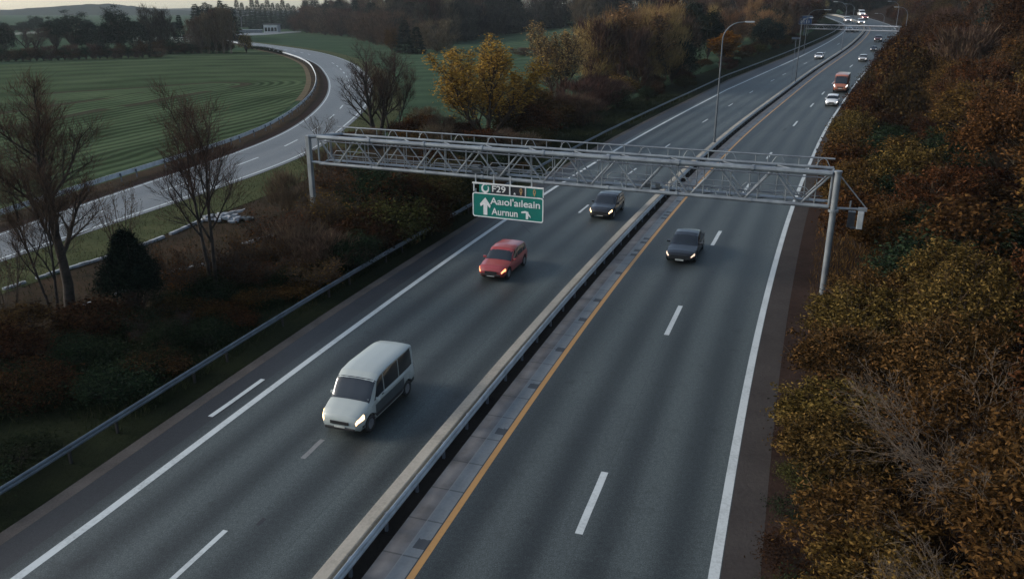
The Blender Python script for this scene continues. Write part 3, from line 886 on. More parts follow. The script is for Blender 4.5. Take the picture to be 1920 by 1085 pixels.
# header strip: green, dark, dark and green fields between pale bars
zz = hm + .03; hh = ht - .12
hd = []
for nm, a, b, mt in (('header_panel', .10, .26, 'sign_green'), ('header_panel', .265, .52, 'sign_dark'), ('header_panel', .555, .74, 'sign_dark'), ('header_panel', .765, .99, 'sign_green')):
    hd.append(plate(nm, [(a * sw, 0), (b * sw, 0), (b * sw, hh), (a * sw, hh)][::-1], .0, .05, M[mt], sg, 0, zz))
mb = MB()
mb.box((sw * .5, .02, zz + hh + .05), (sw * 1.0, .1, .09)); mb.box((sw * .535, .0, zz + hh / 2), (.08, .08, hh)); mb.box((sw * .752, .0, zz + hh / 2), (.05, .07, hh)); mb.box((sw * .02, .02, zz + hh / 2 + .05), (.07, .08, hh)); mb.box((sw * .995, .02, zz + hh / 2), (.05, .08, hh))
mb.build('header_frame', M['sign_white'], sg)
mb = MB()
for a in (.04, .3, .535, .83):
    mb.box((sw * a, .1, zz + hh + .3), (.09, .06, .75)); mb.box((sw * a, .1, hm * .6), (.08, .05, hm * 1.1))
mb.build('hanger', M['galv'], sg)
def letter(s, x, z, size, width, m='sign_white', name='lettering'):
    me = text_mesh(s, size, .006, width=width, bold=size * .012)
    me.materials.clear(); me.materials.append(M[m])
    o = link(name, me, sg); o.location = (x, -.012, z); o.rotation_euler = (pi / 2, 0, 0)
    return o
letter("Aa\u0131ol'a\u0131leain", sw * .255, hm * .57, .70, sw * .70)
letter('Aurnun', sw * .275, hm * .14, .70, sw * .37)
letter('F29', sw * .285, zz + hh * .2, .62, sw * .19)
def shape(name, pts, m='sign_white'):
    return plate(name, pts, -.014, .0, M[m], sg)
ax, az, ah = sw * .185, hm * .10, hm * .72
shape('arrow', [(ax - .15, az), (ax + .15, az), (ax + .15, az + ah * .58), (ax + .36, az + ah * .40), (ax + .40, az + ah * .56), (ax, az + ah), (ax - .42, az + ah * .62), (ax - .36, az + ah * .46), (ax - .15, az + ah * .60)])
bx, bzz = sw * .76, hm * .09
shape('exit_arrow', [(bx, bzz), (bx + .16, bzz), (bx + .19, bzz + .28), (bx + .36, bzz + .10), (bx + .34, bzz + .24), (bx + .19, bzz + .42), (bx + .19, bzz + hm * .30), (bx - .05, bzz + hm * .33), (bx - .34, bzz + hm * .29), (bx - .34, bzz + hm * .23), (bx, bzz + hm * .25)])
# ring emblem: a crescent-like circle
out = [(sw * .185 + .30 * cos(t * pi / 12), zz + hh * .5 + .33 * sin(t * pi / 12)) for t in range(-20, 3)]
inn = [(sw * .185 + .02 + .19 * cos(t * pi / 12), zz + hh * .5 + .05 + .22 * sin(t * pi / 12)) for t in range(-20, 3)]
mb = MB(); nr = len(out)
mb.add([(x, -.012, z) for x, z in out] + [(x, -.012, z) for x, z in inn], [(i, i + 1, nr + i + 1, nr + i) for i in range(nr - 1)]); mb.build('ring_emblem', M['sign_white'], sg)
for a, m_ in ((.69, 'amber'), (.875, 'amber')):
    out = [(sw * a + .10 * cos(t * pi / 8), zz + hh * .56 + .2 * sin(t * pi / 8)) for t in range(16)]
    inn = [(sw * a + .045 * cos(t * pi / 8), zz + hh * .58 + .11 * sin(t * pi / 8)) for t in range(16)]
    ringplate('lane_symbol', out, inn, -.012, .0, M[m_], sg)
    shape('symbol_tail', [(sw * a - .04, zz + .05), (sw * a + .03, zz + .05), (sw * a + .05, zz + hh * .38), (sw * a - .02, zz + hh * .38)], m_)
shape('lane_mark', [(sw * .585, zz + .05), (sw * .62, zz + .05), (sw * .60, zz + .2)])

# ------------------------------------------------------------------ lamps
def lamp(label, base, ztop, arm, adir, r=.11, group='lamp posts along the motorway', double=False, m=None):
    m = m or M['pole']
    t = empty('street_lamp', base); tag(t, label, 'street lamp', group)
    h = ztop - base.z; a = Vector((adir[0], adir[1], 0)).normalized()
    rad = min(2.6, arm * .6, h * .3)
    mb = MB(); mb.tube([(0, 0, -.1), (0, 0, .5), (0, 0, .55), (0, 0, h * .5), (0, 0, h - rad)], [r * 1.7, r * 1.6, r * 1.15, r * .9, r * .68], 10); mb.build('pole', m, t)
    for sgn in ((1, -1) if double else (1,)):
        av = a * sgn
        pts = [Vector((0, 0, h - rad)) + av * (rad * (1 - cos(q))) + Vector((0, 0, rad * sin(q))) for q in [k * pi / 2 / 8 for k in range(9)]] + [Vector((0, 0, h + .08)) + av * (arm * .72)]
        mb = MB(); mb.tube(pts, [r * .66] * 9 + [r * .5], 8); mb.build('arm', m, t)
        mb = MB(); rot = Matrix.Rotation(atan2(av.y, av.x), 3, 'Z')
        c = Vector((0, 0, h + .06)) + av * (arm * .86)
        mb.box(c, (arm * .32, .34, .16), rot); hd_ = mb.build('lamp_head', M['galv'], t, bevel=.05)
        mb = MB(); mb.box(c - Vector((0, 0, .09)), (arm * .24, .24, .04), rot); mb.build('lens', M['lamp_glass'], hd_)
    return t
b = at(1332, 273); s_, o_, tg = nearest(b); nr_ = Vector((tg.y, -tg.x, 0))
b = axis_at(s_)[0] + nr_ * -2.40; b.z = .4
lamp('tall curved lamp post on the median just beyond the near gantry', b, zrow(b.y, 42), 3.6, nr_, .11)
b = at(1481, 158); s_, o_, tg = nearest(b); nr_ = Vector((tg.y, -tg.x, 0)); q = axis_at(s_)[0] + nr_ * -2.02; b = Vector((q.x, q.y, gz(q.x, q.y)))
lamp('second lamp post on the median, beside the blue sign', b, zrow(b.y, 34), 2.2, nr_, .11)
b = at(1507, 99); lamp('lamp post rising behind the blue sign at the left roadside', b, zrow(b.y, 19), 6.5, (1, -.2), .10)
b = at(1584, 99); s_, o_, tg = nearest(b); nr_ = Vector((tg.y, -tg.x, 0)); q = axis_at(s_)[0] + nr_ * -2.02; b = Vector((q.x, q.y, gz(q.x, q.y)))
lamp('dark lamp post on the median in front of the far gantry', b, zrow(b.y, 4), 4.0, -nr_, .10, m=M['galv_dark'])
b = at(1598, 46); lamp('lamp post at the far bend of the motorway, above the distant cars', b, zrow(b.y, 8), 5.0, (-1, 0), .12, m=M['galv_dark'])
for k, (px, Y, row) in enumerate(((1676, 300, 3), (1690, 250, 14), (1655, 360, 26))):
    b = aty(px, Y); b.z = bz(b)
    lamp(['lamp post among the dark trees right of the far cars, its head topmost', 'lamp post among the dark trees on the right, nearest of the three', 'lamp post right of the far bend, lowest of the three'][k], b, zrow(Y, row), 4.0, (-1, .1), .10, m=M['galv_dark'])
b = at(455, 66); lamp('double armed lamp post by the white building beyond the fields', b, zrow(b.y, 29), 5.5, (1, -.1), .22, double=True)

# far gantry with a blue sign
s_, o_, tg = nearest(at(1634, 60)); c_ = axis_at(s_)[0]; nr_ = Vector((tg.y, -tg.x, 0))
R2 = aty(1682, 292); L2 = aty(1507, 330)
R2.z = gz(R2.x, R2.y); L2.z = gz(L2.x, L2.y)
zb2 = (zrow(R2.y, 58) + zrow(L2.y, 55)) / 2
G2 = gantry('sign_gantry', 'distant dark gantry across the motorway just before the far bend', R2, L2, zb2, zb2 + 1.5, 1.2, 22, M['galv_dark'], False, .19)
zs = zrow(L2.y, 46)
bs = empty('road_sign', (L2.x - 3.0, L2.y - 1.2, zs), -.1); tag(bs, 'blue direction sign standing above the left end of the far gantry', 'road sign')
wS = 24 / F * zdepth(L2); hS = zrow(L2.y, 30) - zs
plate('panel', rrect(wS, hS, .15), 0, .08, M['sign_blue'], bs)
o1 = rrect(wS, hS, .15); o2 = [(.1 + x / wS * (wS - .2), .1 + z / hS * (hS - .2)) for x, z in o1]
ringplate('border', o1, o2, -.02, .04, M['galv'], bs)
mb = MB()
for (x, z, w_, h_) in ((.16, .62, .2, .08), (.44, .62, .3, .08), (.2, .3, .12, .35), (.42, .28, .1, .28), (.6, .3, .09, .34), (.78, .3, .1, .3)):
    mb.box((wS * x, -.02, hS * z), (wS * w_ * .7, .02, hS * h_))
mb.build('lettering', M['galv'], bs)
mb = MB(); hb = zs - gz(L2.x, L2.y)
mb.tube([(wS * .2, .12, hS * .9), (wS * .2, .12, -hb - .5)], .1, 8); mb.tube([(wS * .8, .12, hS * .9), (wS * .8, .12, -hb - .5)], .1, 8); mb.build('post', M['pole'], bs)
gl = aty(1484, 190); gs = empty('small_sign', gl)
tag(gs, 'small grey sign on a thin post under the second lamp post', 'road sign')
mb = MB(); mb.box((0, 0, zrow(190, 72) - gl.z), (2.0, .06, .45)); mb.build('panel', M['galv_dark'], gs)
mb = MB(); mb.tube([(0, .06, -.1), (0, .06, zrow(190, 70) - gl.z)], .05, 8); mb.build('post', M['galv_dark'], gs)

# white building beyond the fields
hp = at(508, 61); hs = empty('building', hp); tag(hs, 'low white building with a flat dark front beyond the fields', 'building')
k_ = zdepth(hp) / F
mb = MB(); mb.box((0, 4, 2.6), (26 * k_, 8, 5.2)); mb.build('wall', M['house_wall'], hs)
mb = MB(); mb.box((0, 3.8, 5.4), (28 * k_, 9.4, .5)); mb.build('roof', M['house_roof'], hs)
for k in range(4):
    mb = MB(); mb.box(((-9 + 6 * k) * k_, -.04, 2.0), (4.6 * k_, .12, 2.6)); mb.build('window', M['glass'], hs)
wl = empty('boundary_wall', at(470, 62)); tag(wl, 'long low dark wall with pale coping left of the white building', 'wall')
mb = MB(); mb.box((0, 0, .9), (44 * k_, .4, 2.2)); mb.build('panel', M['galv_dark'], wl)
mb = MB(); mb.box((0, 0, 2.1), (44.4 * k_, .6, .25)); mb.build('coping', M['house_wall'], wl)

# ------------------------------------------------------------------ vehicles
def interp(T, u):
    if u <= T[0][0]: return T[0][1]
    for (a, x), (b, y) in zip(T[:-1], T[1:]):
        if u <= b:
            t = (u - a) / (b - a); return x + (y - x) * (t * t * (3 - 2 * t) * .4 + t * .6)
    return T[-1][1]
KINDS = {
    'sedan': dict(L=4.7, W=1.85, H=1.45, z0=.22, wr=.80, rw=.33,
        top=[(0, .56), (.03, .68), (.10, .76), (.27, .86), (.30, .90), (.44, 1.32), (.52, 1.42), (.62, 1.45), (.72, 1.40), (.86, 1.10), (.90, 1.02), (.98, .98), (1, .80)],
        belt=[(0, .50), (.03, .62), (.10, .70), (.27, .82), (.5, .90), (.85, .95), (.98, .9), (1, .7)], ws=(.29, .445), rwin=(.73, .865), sw=(.33, .83), split=(.545,), ax=(.17, .80)),
    'suv': dict(L=4.75, W=1.92, H=1.68, z0=.26, wr=.84, rw=.37,
        top=[(0, .68), (.03, .84), (.10, .95), (.25, 1.04), (.28, 1.08), (.40, 1.52), (.47, 1.63), (.6, 1.68), (.85, 1.64), (.92, 1.52), (.975, 1.1), (1, .85)],
        belt=[(0, .60), (.03, .76), (.10, .86), (.25, .98), (.5, 1.04), (.9, 1.1), (1, .75)], ws=(.27, .405), rwin=(.905, .97), sw=(.31, .89), split=(.52, .74), ax=(.18, .80)),
    'van': dict(L=5.6, W=2.1, H=2.3, z0=.28, wr=.90, rw=.38,
        top=[(0, .82), (.02, 1.0), (.08, 1.16), (.15, 1.30), (.18, 1.36), (.29, 2.05), (.36, 2.25), (.5, 2.32), (.88, 2.32), (.96, 2.24), (.99, 1.8), (1, 1.2)],
        belt=[(0, .72), (.02, .9), (.08, 1.04), (.15, 1.18), (.4, 1.28), (.95, 1.3), (1, 1.0)], ws=(.17, .30), rwin=(.965, .99), sw=(.23, .93), split=(.40, .66), ax=(.16, .80)),
    'minibus': dict(L=6.2, W=2.15, H=2.75, z0=.30, wr=.90, rw=.40,
        top=[(0, .95), (.015, 1.2), (.03, 1.32), (.10, 2.35), (.15, 2.62), (.3, 2.75), (.9, 2.75), (.975, 2.62), (.99, 2.2), (1, 1.4)],
        belt=[(0, .85), (.015, 1.08), (.05, 1.22), (.4, 1.3), (.95, 1.32), (1, 1.1)], ws=(.032, .115), rwin=(.975, .99), sw=(.12, .94), split=(.27, .5, .73), ax=(.17, .78)),
}
WPL = [(0, .72), (.03, .86), (.08, .94), (.2, .985), (.5, 1.0), (.82, .985), (.95, .92), (1, .80)]
def car(label, P, tdir, kind, paint_m, scale=1.0, head='head_dim', cat='car', group=None, lower=None, lo=False):
    K_ = KINDS[kind]; L, W = K_['L'], K_['W']
    t = empty({'van': 'van', 'minibus': 'minibus'}.get(kind, 'car'), P, atan2(tdir.y, tdir.x), (scale,) * 3); tag(t, label, cat, group)
    ra = K_['rw'] + .07
    axx = [a * L for a in K_['ax']]
    def sec(u):
        x = u * L; w = interp(WPL, u) * W / 2; zt = interp(K_['top'], u); zb = min(interp(K_['belt'], u), zt - .03)
        wf = min(1, max(0, (zt - zb - .08) / .35)); wr = w * (.93 * (1 - wf) + K_['wr'] * wf)
        z0 = K_['z0'] + (.10 if u < .04 or u > .96 else 0); zl = z0
        for xa in axx:
            dd = abs(x - xa)
            if dd < ra: zl = max(zl, K_['rw'] + sqrt(ra * ra - dd * dd))
        zm = max((z0 + zb) / 2, zl + .02); zs = min(max(z0 + .13, zl + .01), zm)
        zb = max(zb, zm + .02)
        return x, [(0, zl), (w * .88, zl), (w * .985, zs), (w, zm), (w * .99, zb - .04), (w * .955, zb), ((w * .955 + wr) / 2 + .01, (zb + zt - .07) / 2), (wr, max(zb + .005, zt - .075)), (wr * .90, max(zb + .01, zt - .02)), (wr * .5, zt + .005), (0, zt + .015)]
    def S(u, v, side):
        x, p = sec(u); i = min(int(v), 9); f = v - i
        return Vector((L / 2 - x, side * (p[i][0] * (1 - f) + p[i + 1][0] * f), p[i][1] * (1 - f) + p[i + 1][1] * f))
    us = sorted(set([0, .01, .02, .03, .05, .08, .98, .99, 1] + [i / 44 for i in range(45)] + [a for a, _ in K_['top']] + [a + d * ra * .98 / L for a in K_['ax'] for d in (-1, -.97, -.85, -.6, 0, .6, .85, .97, 1)]))
    mb = MB()
    for side in (1, -1):
        n0 = len(mb.v)
        for u in us:
            for v in range(11): mb.v.append(tuple(S(u, v, side)))
        for i in range(len(us) - 1):
            for v in range(10):
                a = n0 + i * 11 + v; q = (a, a + 1, a + 12, a + 11)
                mb.f.append(q if side > 0 else q[::-1])
        for e_, rev in ((0, side < 0), (len(us) - 1, side > 0)):
            c = [n0 + e_ * 11 + v for v in range(11)]; mb.f.append(tuple(c if rev else c[::-1]))
    body = mb.build('body', paint_m, t, smooth=True)
    body.data.set_sharp_from_angle(angle=radians(40)) if hasattr(body.data, 'set_sharp_from_angle') else None
    def patch(name, u0, u1, v0, v1, m, parent, sides=(1, -1), off=.008, nu=6, nv=4, join=False, slant=0.0):
        mbs = []
        mb = MB()
        for side in sides:
            n0 = len(mb.v)
            for i in range(nu + 1):
                for j in range(nv + 1):
                    fv = j / nv; v = v0 + (v1 - v0) * fv
                    ua, ub = (u0[0] + (u0[1] - u0[0]) * fv, u1[0] + (u1[1] - u1[0]) * fv) if isinstance(u0, tuple) else (u0, u1)
                    u = ua + (ub - ua) * i / nu
                    p = S(u, v, side); du = S(min(1, u + .004), v, side) - S(max(0, u - .004), v, side); dv = S(u, min(9.999, v + .02), side) - S(u, v - .02, side)
                    nn = du.cross(dv) * side
                    if nn.length > 1e-9: nn.normalize()
                    c = p - Vector((0, 0, .7))
                    if nn.dot(Vector((0, p.y, .6 * (p.z - .7)))) < 0 and v > 1.5: nn = -nn
                    if v >= 9.9: nn = Vector((nn.x, 0, nn.z)).normalized() if nn.length > 0 else Vector((0, 0, 1))
                    mb.v.append(tuple(p + nn * off))
            for i in range(nu):
                for j in range(nv):
                    a = n0 + i * (nv + 1) + j; q = (a, a + 1, a + nv + 2, a + nv + 1); mb.f.append(q if side > 0 else q[::-1])
            if not join:
                mbs.append(mb.build(name, m, parent, smooth=True)); mb = MB()
        if join: mbs.append(mb.build(name, m, parent, smooth=True))
        return mbs
    g = M['glass']
    patch('windscreen', K_['ws'][0], K_['ws'][1], 7.15, 10, g, t, join=True)
    if lo: pass
    patch('rear_window', K_['rwin'][0], K_['rwin'][1], 7.3, 10, g, t, join=True)
    cuts = [K_['sw'][0]] + list(K_['split']) + [K_['sw'][1]]
    for i in range(len(cuts) - 1):
        a, b = cuts[i] + .006, cuts[i + 1] - .006
        u0 = (a, a + (.11 if kind in ('sedan', 'suv') else .07)) if i == 0 else (a, a)
        u1 = (b, b - (.09 if kind == 'sedan' else .02)) if i == len(cuts) - 2 else (b, b)
        patch('side_window', u0, u1, 5.12, 6.9, g, t)
    patch('sill', .05, .95, 1.0, 2.0 if not lower else 2.6, M['trim'], t, off=.006, nu=40)
    if lower: patch('side_cladding', .24, .74, 2.6, 3.7, lower, t, off=.007, nu=16)
    hl = patch('headlight', .004, .075, 3.5, 4.9, M[head], t, off=.012)
    patch('tail_light', .955, .996, 3.4, 4.9, M['tail'], t, off=.012)
    zf = interp(K_['belt'], 0.0)
    x0 = L / 2
    mb = MB(); mb.box((x0 + .012, 0, zf - .03), (.05, W * .42, .15)); mb.build('grille', M['trim'], t, bevel=.01)
    mb = MB(); mb.box((x0 + .03, 0, zf - .22), (.03, .5, .11)); mb.build('number_plate', M['plate'], t)
    mb = MB(); mb.box((x0 - .03, 0, K_['z0'] + .16), (.16, W * .68, .12)); mb.build('bumper', M['trim'], t, bevel=.03)
    for s in (1, -1):
        um = K_['sw'][0] + .03; q = S(um, 5, s)
        mb = MB(); mb.box(q + Vector((0, s * .12, .08)), (.10, .22, .14)); mb.build('mirror', paint_m, t, bevel=.03)
        mb = MB(); mb.box(S(cuts[1] - .03, 4.6, s) + Vector((0, s * .012, 0)), (.16, .03, .03)); mb.build('door_handle', M['trim'], t)
    for xa in axx:
        for s in (1, -1):
            r = K_['rw']; c = Vector((L / 2 - xa, s * (W / 2 - .13), r))
            mb = MB(); prof = [(.10, r * .62), (.115, r * .72), (.115, r * .9), (.09, r * .99), (-.09, r * .99), (-.115, r * .9), (-.115, r * .6)]
            n = 24
            for a, rr in prof:
                for k in range(n):
                    mb.v.append((c.x + rr * cos(2 * pi * k / n), c.y + s * a, c.z + rr * sin(2 * pi * k / n)))
            for i in range(len(prof) - 1):
                for k in range(n): mb.f.append((i * n + k, i * n + (k + 1) % n, (i + 1) * n + (k + 1) % n, (i + 1) * n + k))
            mb.f.append(tuple((len(prof) - 1) * n + k for k in range(n)))
            wh = mb.build('wheel', M['tyre'], t, smooth=True)
            mb = MB(); mb.tube([c + Vector((0, s * .085, 0)), c + Vector((0, s * .095, 0))], r * .62, 20)
            for k in range(5):
                a = 2 * pi * k / 5; mb.box(c + Vector((cos(a) * r * .32, s * .1, sin(a) * r * .32)), (r * .5, .02, .07), Matrix.Rotation(-a, 3, 'Y'))
            mb.build('rim', M['rim'], wh)
    return t
def carpaint(name, c, rough=.28, coat=.6):
    t = NT(name)
    f = t.noise(t.n('ShaderNodeTexCoord').outputs['Object'], 1.5, 5, .6)
    lz = t.n('ShaderNodeSeparateXYZ'); t.l(t.n('ShaderNodeTexCoord').outputs['Object'], lz.inputs[0])
    dirt = t.math('MULTIPLY', t.math('SUBTRACT', 1.0, t.math('MINIMUM', t.math('MULTIPLY', lz.outputs[2], 1.3), 1.0)), f)
    col = t.mix(t.math('MULTIPLY', dirt, .7), c, (.06, .055, .05))
    m = t.set(col, t.math('MULTIPLY_ADD', f, .15, rough - .05), 0.0, .5)
    t.b.inputs['Coat Weight'].default_value = coat; t.b.inputs['Coat Roughness'].default_value = .12
    return m
CP = {k: carpaint('paint_' + k, c) for k, c in dict(white=(.50, .52, .51), bright=(.72, .73, .73), red=(.30, .04, .04), black=(.012, .013, .016), orange=(.36, .115, .06), silver=(.36, .37, .38), maroon=(.07, .015, .02), navy=(.02, .026, .04)).items()}
CP['van'] = carpaint('paint_van', (.33, .36, .345), .4, .3)
CP['clad'] = simple('van_lower_cladding', (.05, .06, .065), None, .4)
def put(label, px, py, kind, pm, scale=1.0, head='head_dim', cat='car', lane=None, group=None, lower=None, dy=0):
    P = at(px, py); s, o, tg = nearest(P)
    P.z += .012
    return car(label, P, -tg, kind, CP[pm], scale, head, cat, group, lower)
put('pale grey van with lit headlights, nearest vehicle on the left carriageway', 697, 765, 'van', 'van', .98, 'head_warm', 'van', lower=CP['clad'])
put('red car with glowing orange headlights under the green sign', 945, 507, 'suv', 'red', 1.04, 'head_red')
put('black car with warm headlights passing under the gantry on the left carriageway', 1139, 400, 'suv', 'black', 1.08, 'head_warm')
put('black car in the middle of the right carriageway just in front of the gantry', 1285, 476, 'sedan', 'black', 1.15, 'head_dim')
put('white car following just ahead of the orange minibus on the right carriageway', 1560, 197, 'suv', 'bright', 1.12, 'head_white')
put('orange minibus with a large dark windscreen behind the white car', 1577, 171, 'minibus', 'orange', 1.32, 'head_white', 'minibus')
put('silver car on the right carriageway beyond the orange minibus', 1618, 115, 'suv', 'silver', 1.1, 'head_white')
put('white car on the far left carriageway beside the median, seen past the second lamp post', 1536, 110, 'sedan', 'bright', 1.15, 'head_white')
put('small dark car on the right carriageway behind the silver car', 1638, 96, 'suv', 'navy', .9, 'head_white')
put('dark red car with pale roof on the far right carriageway near the far gantry', 1646, 78, 'suv', 'maroon', 1.25, 'head_white')
put('white car, left one of the pair side by side beyond the far gantry', 1592, 60, 'sedan', 'bright', 1.25, 'head_far')
put('white car, right one of the pair side by side beyond the far gantry', 1604, 60, 'sedan', 'silver', 1.25, 'head_far')
put('white car with bright headlights at the far bend, close to the lamp post', 1588, 42, 'suv', 'bright', 1.5, 'head_far')
put('pale car with bright headlights on the far bend of the motorway beside the median', 1613, 46, 'suv', 'bright', 1.5, 'head_far')
put('red car at the far bend of the motorway, on the right carriageway', 1620, 37, 'suv', 'red', 1.5, 'head_far')
put('white van at the very far end of the motorway', 1614, 31, 'van', 'bright', 1.5, 'head_far', 'van')

# ------------------------------------------------------------------ plants
class Skel:
    def __init__(self, seed):
        self.r = random.Random(seed); self.tubes = []; self.tips = []; self.pts = []
    def grow(self, p, d, L, r, lvl, cfg):
        R_ = self.r; mx = cfg['levels']; n = 5 if lvl < 2 else 3
        pts = [p]; rad = [r]; dirs = [d]
        rend = r * (.30 if lvl < mx else .15)
        for k in range(n):
            w = cfg['wander'] * (1 + .3 * lvl)
            d = (d + Vector((R_.uniform(-w, w), R_.uniform(-w, w), R_.uniform(-w, w) + cfg['up'][min(lvl, len(cfg['up']) - 1)]))).normalized()
            p = p + d * (L / n); pts.append(p); dirs.append(d); rad.append(r + (rend - r) * (k + 1) / n)
            if lvl >= mx - 1: self.pts.append((p, d, lvl))
        self.tubes.append((pts, rad, lvl))
        if lvl >= mx: self.tips.append((p, d)); return
        nc = cfg['n'][lvl]; t0 = cfg['t0'][lvl]
        for c in range(nc):
            t = t0 + (1 - t0) * (c + R_.random() * .8) / nc
            i = min(int(t * n), n - 1); f = t * n - i
            q = pts[i].lerp(pts[i + 1], f); dd = dirs[i + 1]
            ax = dd.orthogonal().normalized(); ax.rotate(Matrix.Rotation(c * 2.4 + R_.uniform(-.5, .5), 3, dd))
            a = radians(cfg['ang'][lvl] * R_.uniform(.7, 1.25)) * (1 - .35 * t)
            nd = (dd * cos(a) + ax * sin(a)).normalized()
            ln = L * cfg['lr'][lvl] * (1.1 - .55 * t) * R_.uniform(.75, 1.2)
            self.grow(q, nd, ln, min(rad[i] * .62, r * .55), lvl + 1, cfg)
    def mesh(self, name, m, minr=.006):
        mb = MB()
        for pts, rad, lvl in self.tubes:
            mb.tube(pts, [max(minr, x) for x in rad], (8, 6, 4, 3, 3, 3)[lvl], cap=False)
        me = bpy.data.meshes.new(name); me.from_pydata(mb.v, [], mb.f); me.materials.append(m); me.shade_smooth(); return me
def split_skel(sk, cut):
    a, b = Skel(0), Skel(0)
    a.tubes = [t for t in sk.tubes if t[2] <= cut]; b.tubes = [t for t in sk.tubes if t[2] > cut]
    return a, b

def leaves_np(centres, normals, size, rng, aspect=.45, flat=.5, fold=True):
    """pointed leaves: diamond of two triangles with a fold"""
    N = len(centres); C = np.asarray(centres); 
    ax = rng.normal(size=(N, 3)); ax[:, 2] *= .6; ax /= np.linalg.norm(ax, axis=1)[:, None]
    nn = rng.normal(size=(N, 3)) * (1 - flat) + np.asarray(normals) * flat
    w = np.cross(nn, ax); w /= np.linalg.norm(w, axis=1)[:, None] + 1e-9
    nn = np.cross(ax, w)
    s = size * rng.uniform(.6, 1.25, N)[:, None]
    a = C - ax * s * .5; b = C + ax * s * .5; m_ = C - ax * s * .05
    l = m_ + w * s * aspect * .5 + nn * s * .12; r = m_ - w * s * aspect * .5 + nn * s * .12
    V = np.stack([a, l, b, r], 1).reshape(-1, 3)
    Fq = np.arange(4 * N).reshape(N, 4)
    return V, Fq
def slivers_np(centres, dirs, length, width, rng):
    N = len(centres); C = np.asarray(centres); d = np.asarray(dirs); d = d / (np.linalg.norm(d, axis=1)[:, None] + 1e-9)
    w = np.cross(d, rng.normal(size=(N, 3))); w /= np.linalg.norm(w, axis=1)[:, None] + 1e-9
    L = length * rng.uniform(.6, 1.3, N)[:, None]
    V = np.stack([C - w * width / 2, C + w * width / 2, C + d * L], 1).reshape(-1, 3)
    return V, np.arange(3 * N).reshape(N, 3)

PROTO = {}
def reg(key, parts, h, w, names=('trunk', 'crown')):
    PROTO[key] = (parts, h, w)
def extent(mes):
    h = max(v.co.z for me in mes for v in me.vertices)
    xs_ = sorted(max(abs(v.co.x), abs(v.co.y)) for v in mes[-1].vertices)
    return h, 2 * xs_[int(len(xs_) * .93)]

def bare(key, seed, cfg, stems, Lh, r, bark, leaf=None, nleaf=0, lsize=.1, cut=1, sliv=None, nsl=0, sll=.8, slw=.02, minr=.007, spread=.25):
    sk = Skel(seed); R_ = sk.r
    for k in range(stems):
        a = 2 * pi * k / max(1, stems) + R_.uniform(-.4, .4); s = spread if stems > 1 else .03
        sk.grow(Vector((cos(a) * .15 * (stems > 1), sin(a) * .15 * (stems > 1), -.2)), Vector((cos(a) * s, sin(a) * s, 1)).normalized(), Lh * R_.uniform(.85, 1.1), r * R_.uniform(.75, 1.1), 0, cfg)
    A, B = split_skel(sk, cut)
    tm, cm = A.mesh('trunk', bark, minr), B.mesh('crown', bark, minr)
    parts = [('trunk', tm), ('crown', cm)]
    if leaf:
        rng = np.random.default_rng(seed); idx = rng.integers(0, len(sk.pts), nleaf)
        C = np.array([tuple(sk.pts[i][0]) for i in idx]) + rng.normal(size=(nleaf, 3)) * .22
        V, Fq = leaves_np(C, np.tile([0, 0, 1.], (nleaf, 1)), lsize, rng, .6)
        parts.append(('leaves', mesh_np('leaves', V, Fq, leaf)))
    if sliv:
        rng = np.random.default_rng(seed + 1); idx = rng.integers(0, len(sk.pts), nsl)
        C = np.array([tuple(sk.pts[i][0]) for i in idx]); D = np.array([tuple(sk.pts[i][1]) for i in idx]) + rng.normal(size=(nsl, 3)) * .38; D[:, 2] += .6; C = C + rng.normal(size=C.shape) * .12
        V, Ft = slivers_np(C, D, sll, slw, rng)
        parts.append(('twigs', mesh_np('twigs', V, Ft, sliv)))
    h, w = extent([p[1] for p in parts[:2]]); reg(key, parts, h, w)

TREE = dict(levels=3, wander=.10, up=[.02, .10, .08, .04], n=[8, 7, 6], t0=[.28, .2, .15], ang=[42, 42, 45], lr=[.52, .5, .45])
VASE = dict(levels=3, wander=.09, up=[.04, .12, .08, .05], n=[9, 7, 7], t0=[.22, .15, .1], ang=[30, 34, 42], lr=[.50, .48, .42])
bare('bare_a', 3, dict(VASE, t0=[.34, .2, .12], ang=[33, 36, 42], n=[11, 8, 6]), 1, 11, .24, M['bark'], minr=.006, spread=.12, sliv=M['tw_red'], nsl=6500, sll=.75, slw=.018)
bare('bare_b', 8, dict(VASE, t0=[.36, .18, .12]), 2, 9.5, .15, M['bark'], minr=.006, spread=.10, sliv=M['tw_red'], nsl=5500, sll=.75, slw=.018)
bare('bare_c', 21, VASE, 4, 10, .17, M['bark'], minr=.012, sliv=M['tw_red'], nsl=3000, sll=.8, slw=.018)
bare('sapling', 5, dict(VASE, n=[6, 5, 4]), 5, 6, .05, M['bark_brown'], M['lf_rust'], 500, .12, minr=.008, spread=.3)
TWIG = dict(levels=3, wander=.14, up=[.02, .05, .04, .02], n=[7, 6, 5], t0=[.15, .1, .1], ang=[34, 40, 45], lr=[.55, .5, .5])
bare('twig_bush', 12, TWIG, 14, 2.6, .028, M['bark_brown'], M['lf_orange'], 1900, .13, cut=0, minr=.008, spread=.6)
bare('twig_bush2', 13, TWIG, 16, 2.2, .026, M['bark'], M['lf_dark'], 1400, .13, cut=0, minr=.008, spread=.75)
bare('arching_shrub', 14, dict(TWIG, up=[-.02, -.03, 0, 0], wander=.17), 13, 4.6, .032, M['bark_pale'], M['lf_orange'], 1200, .13, cut=0, minr=.0045, spread=.8)
bare('yellow_tree', 31, dict(VASE, n=[10, 8, 6]), 5, 9.5, .19, M['bark_brown'], M['lf_yellow'], 13000, .25, minr=.016, spread=.42)
bare('brown_tree', 32, dict(VASE, n=[9, 8, 7]), 4, 10, .18, M['bark_brown'], M['tw_tan'], 5200, .26, minr=.022, spread=.3)
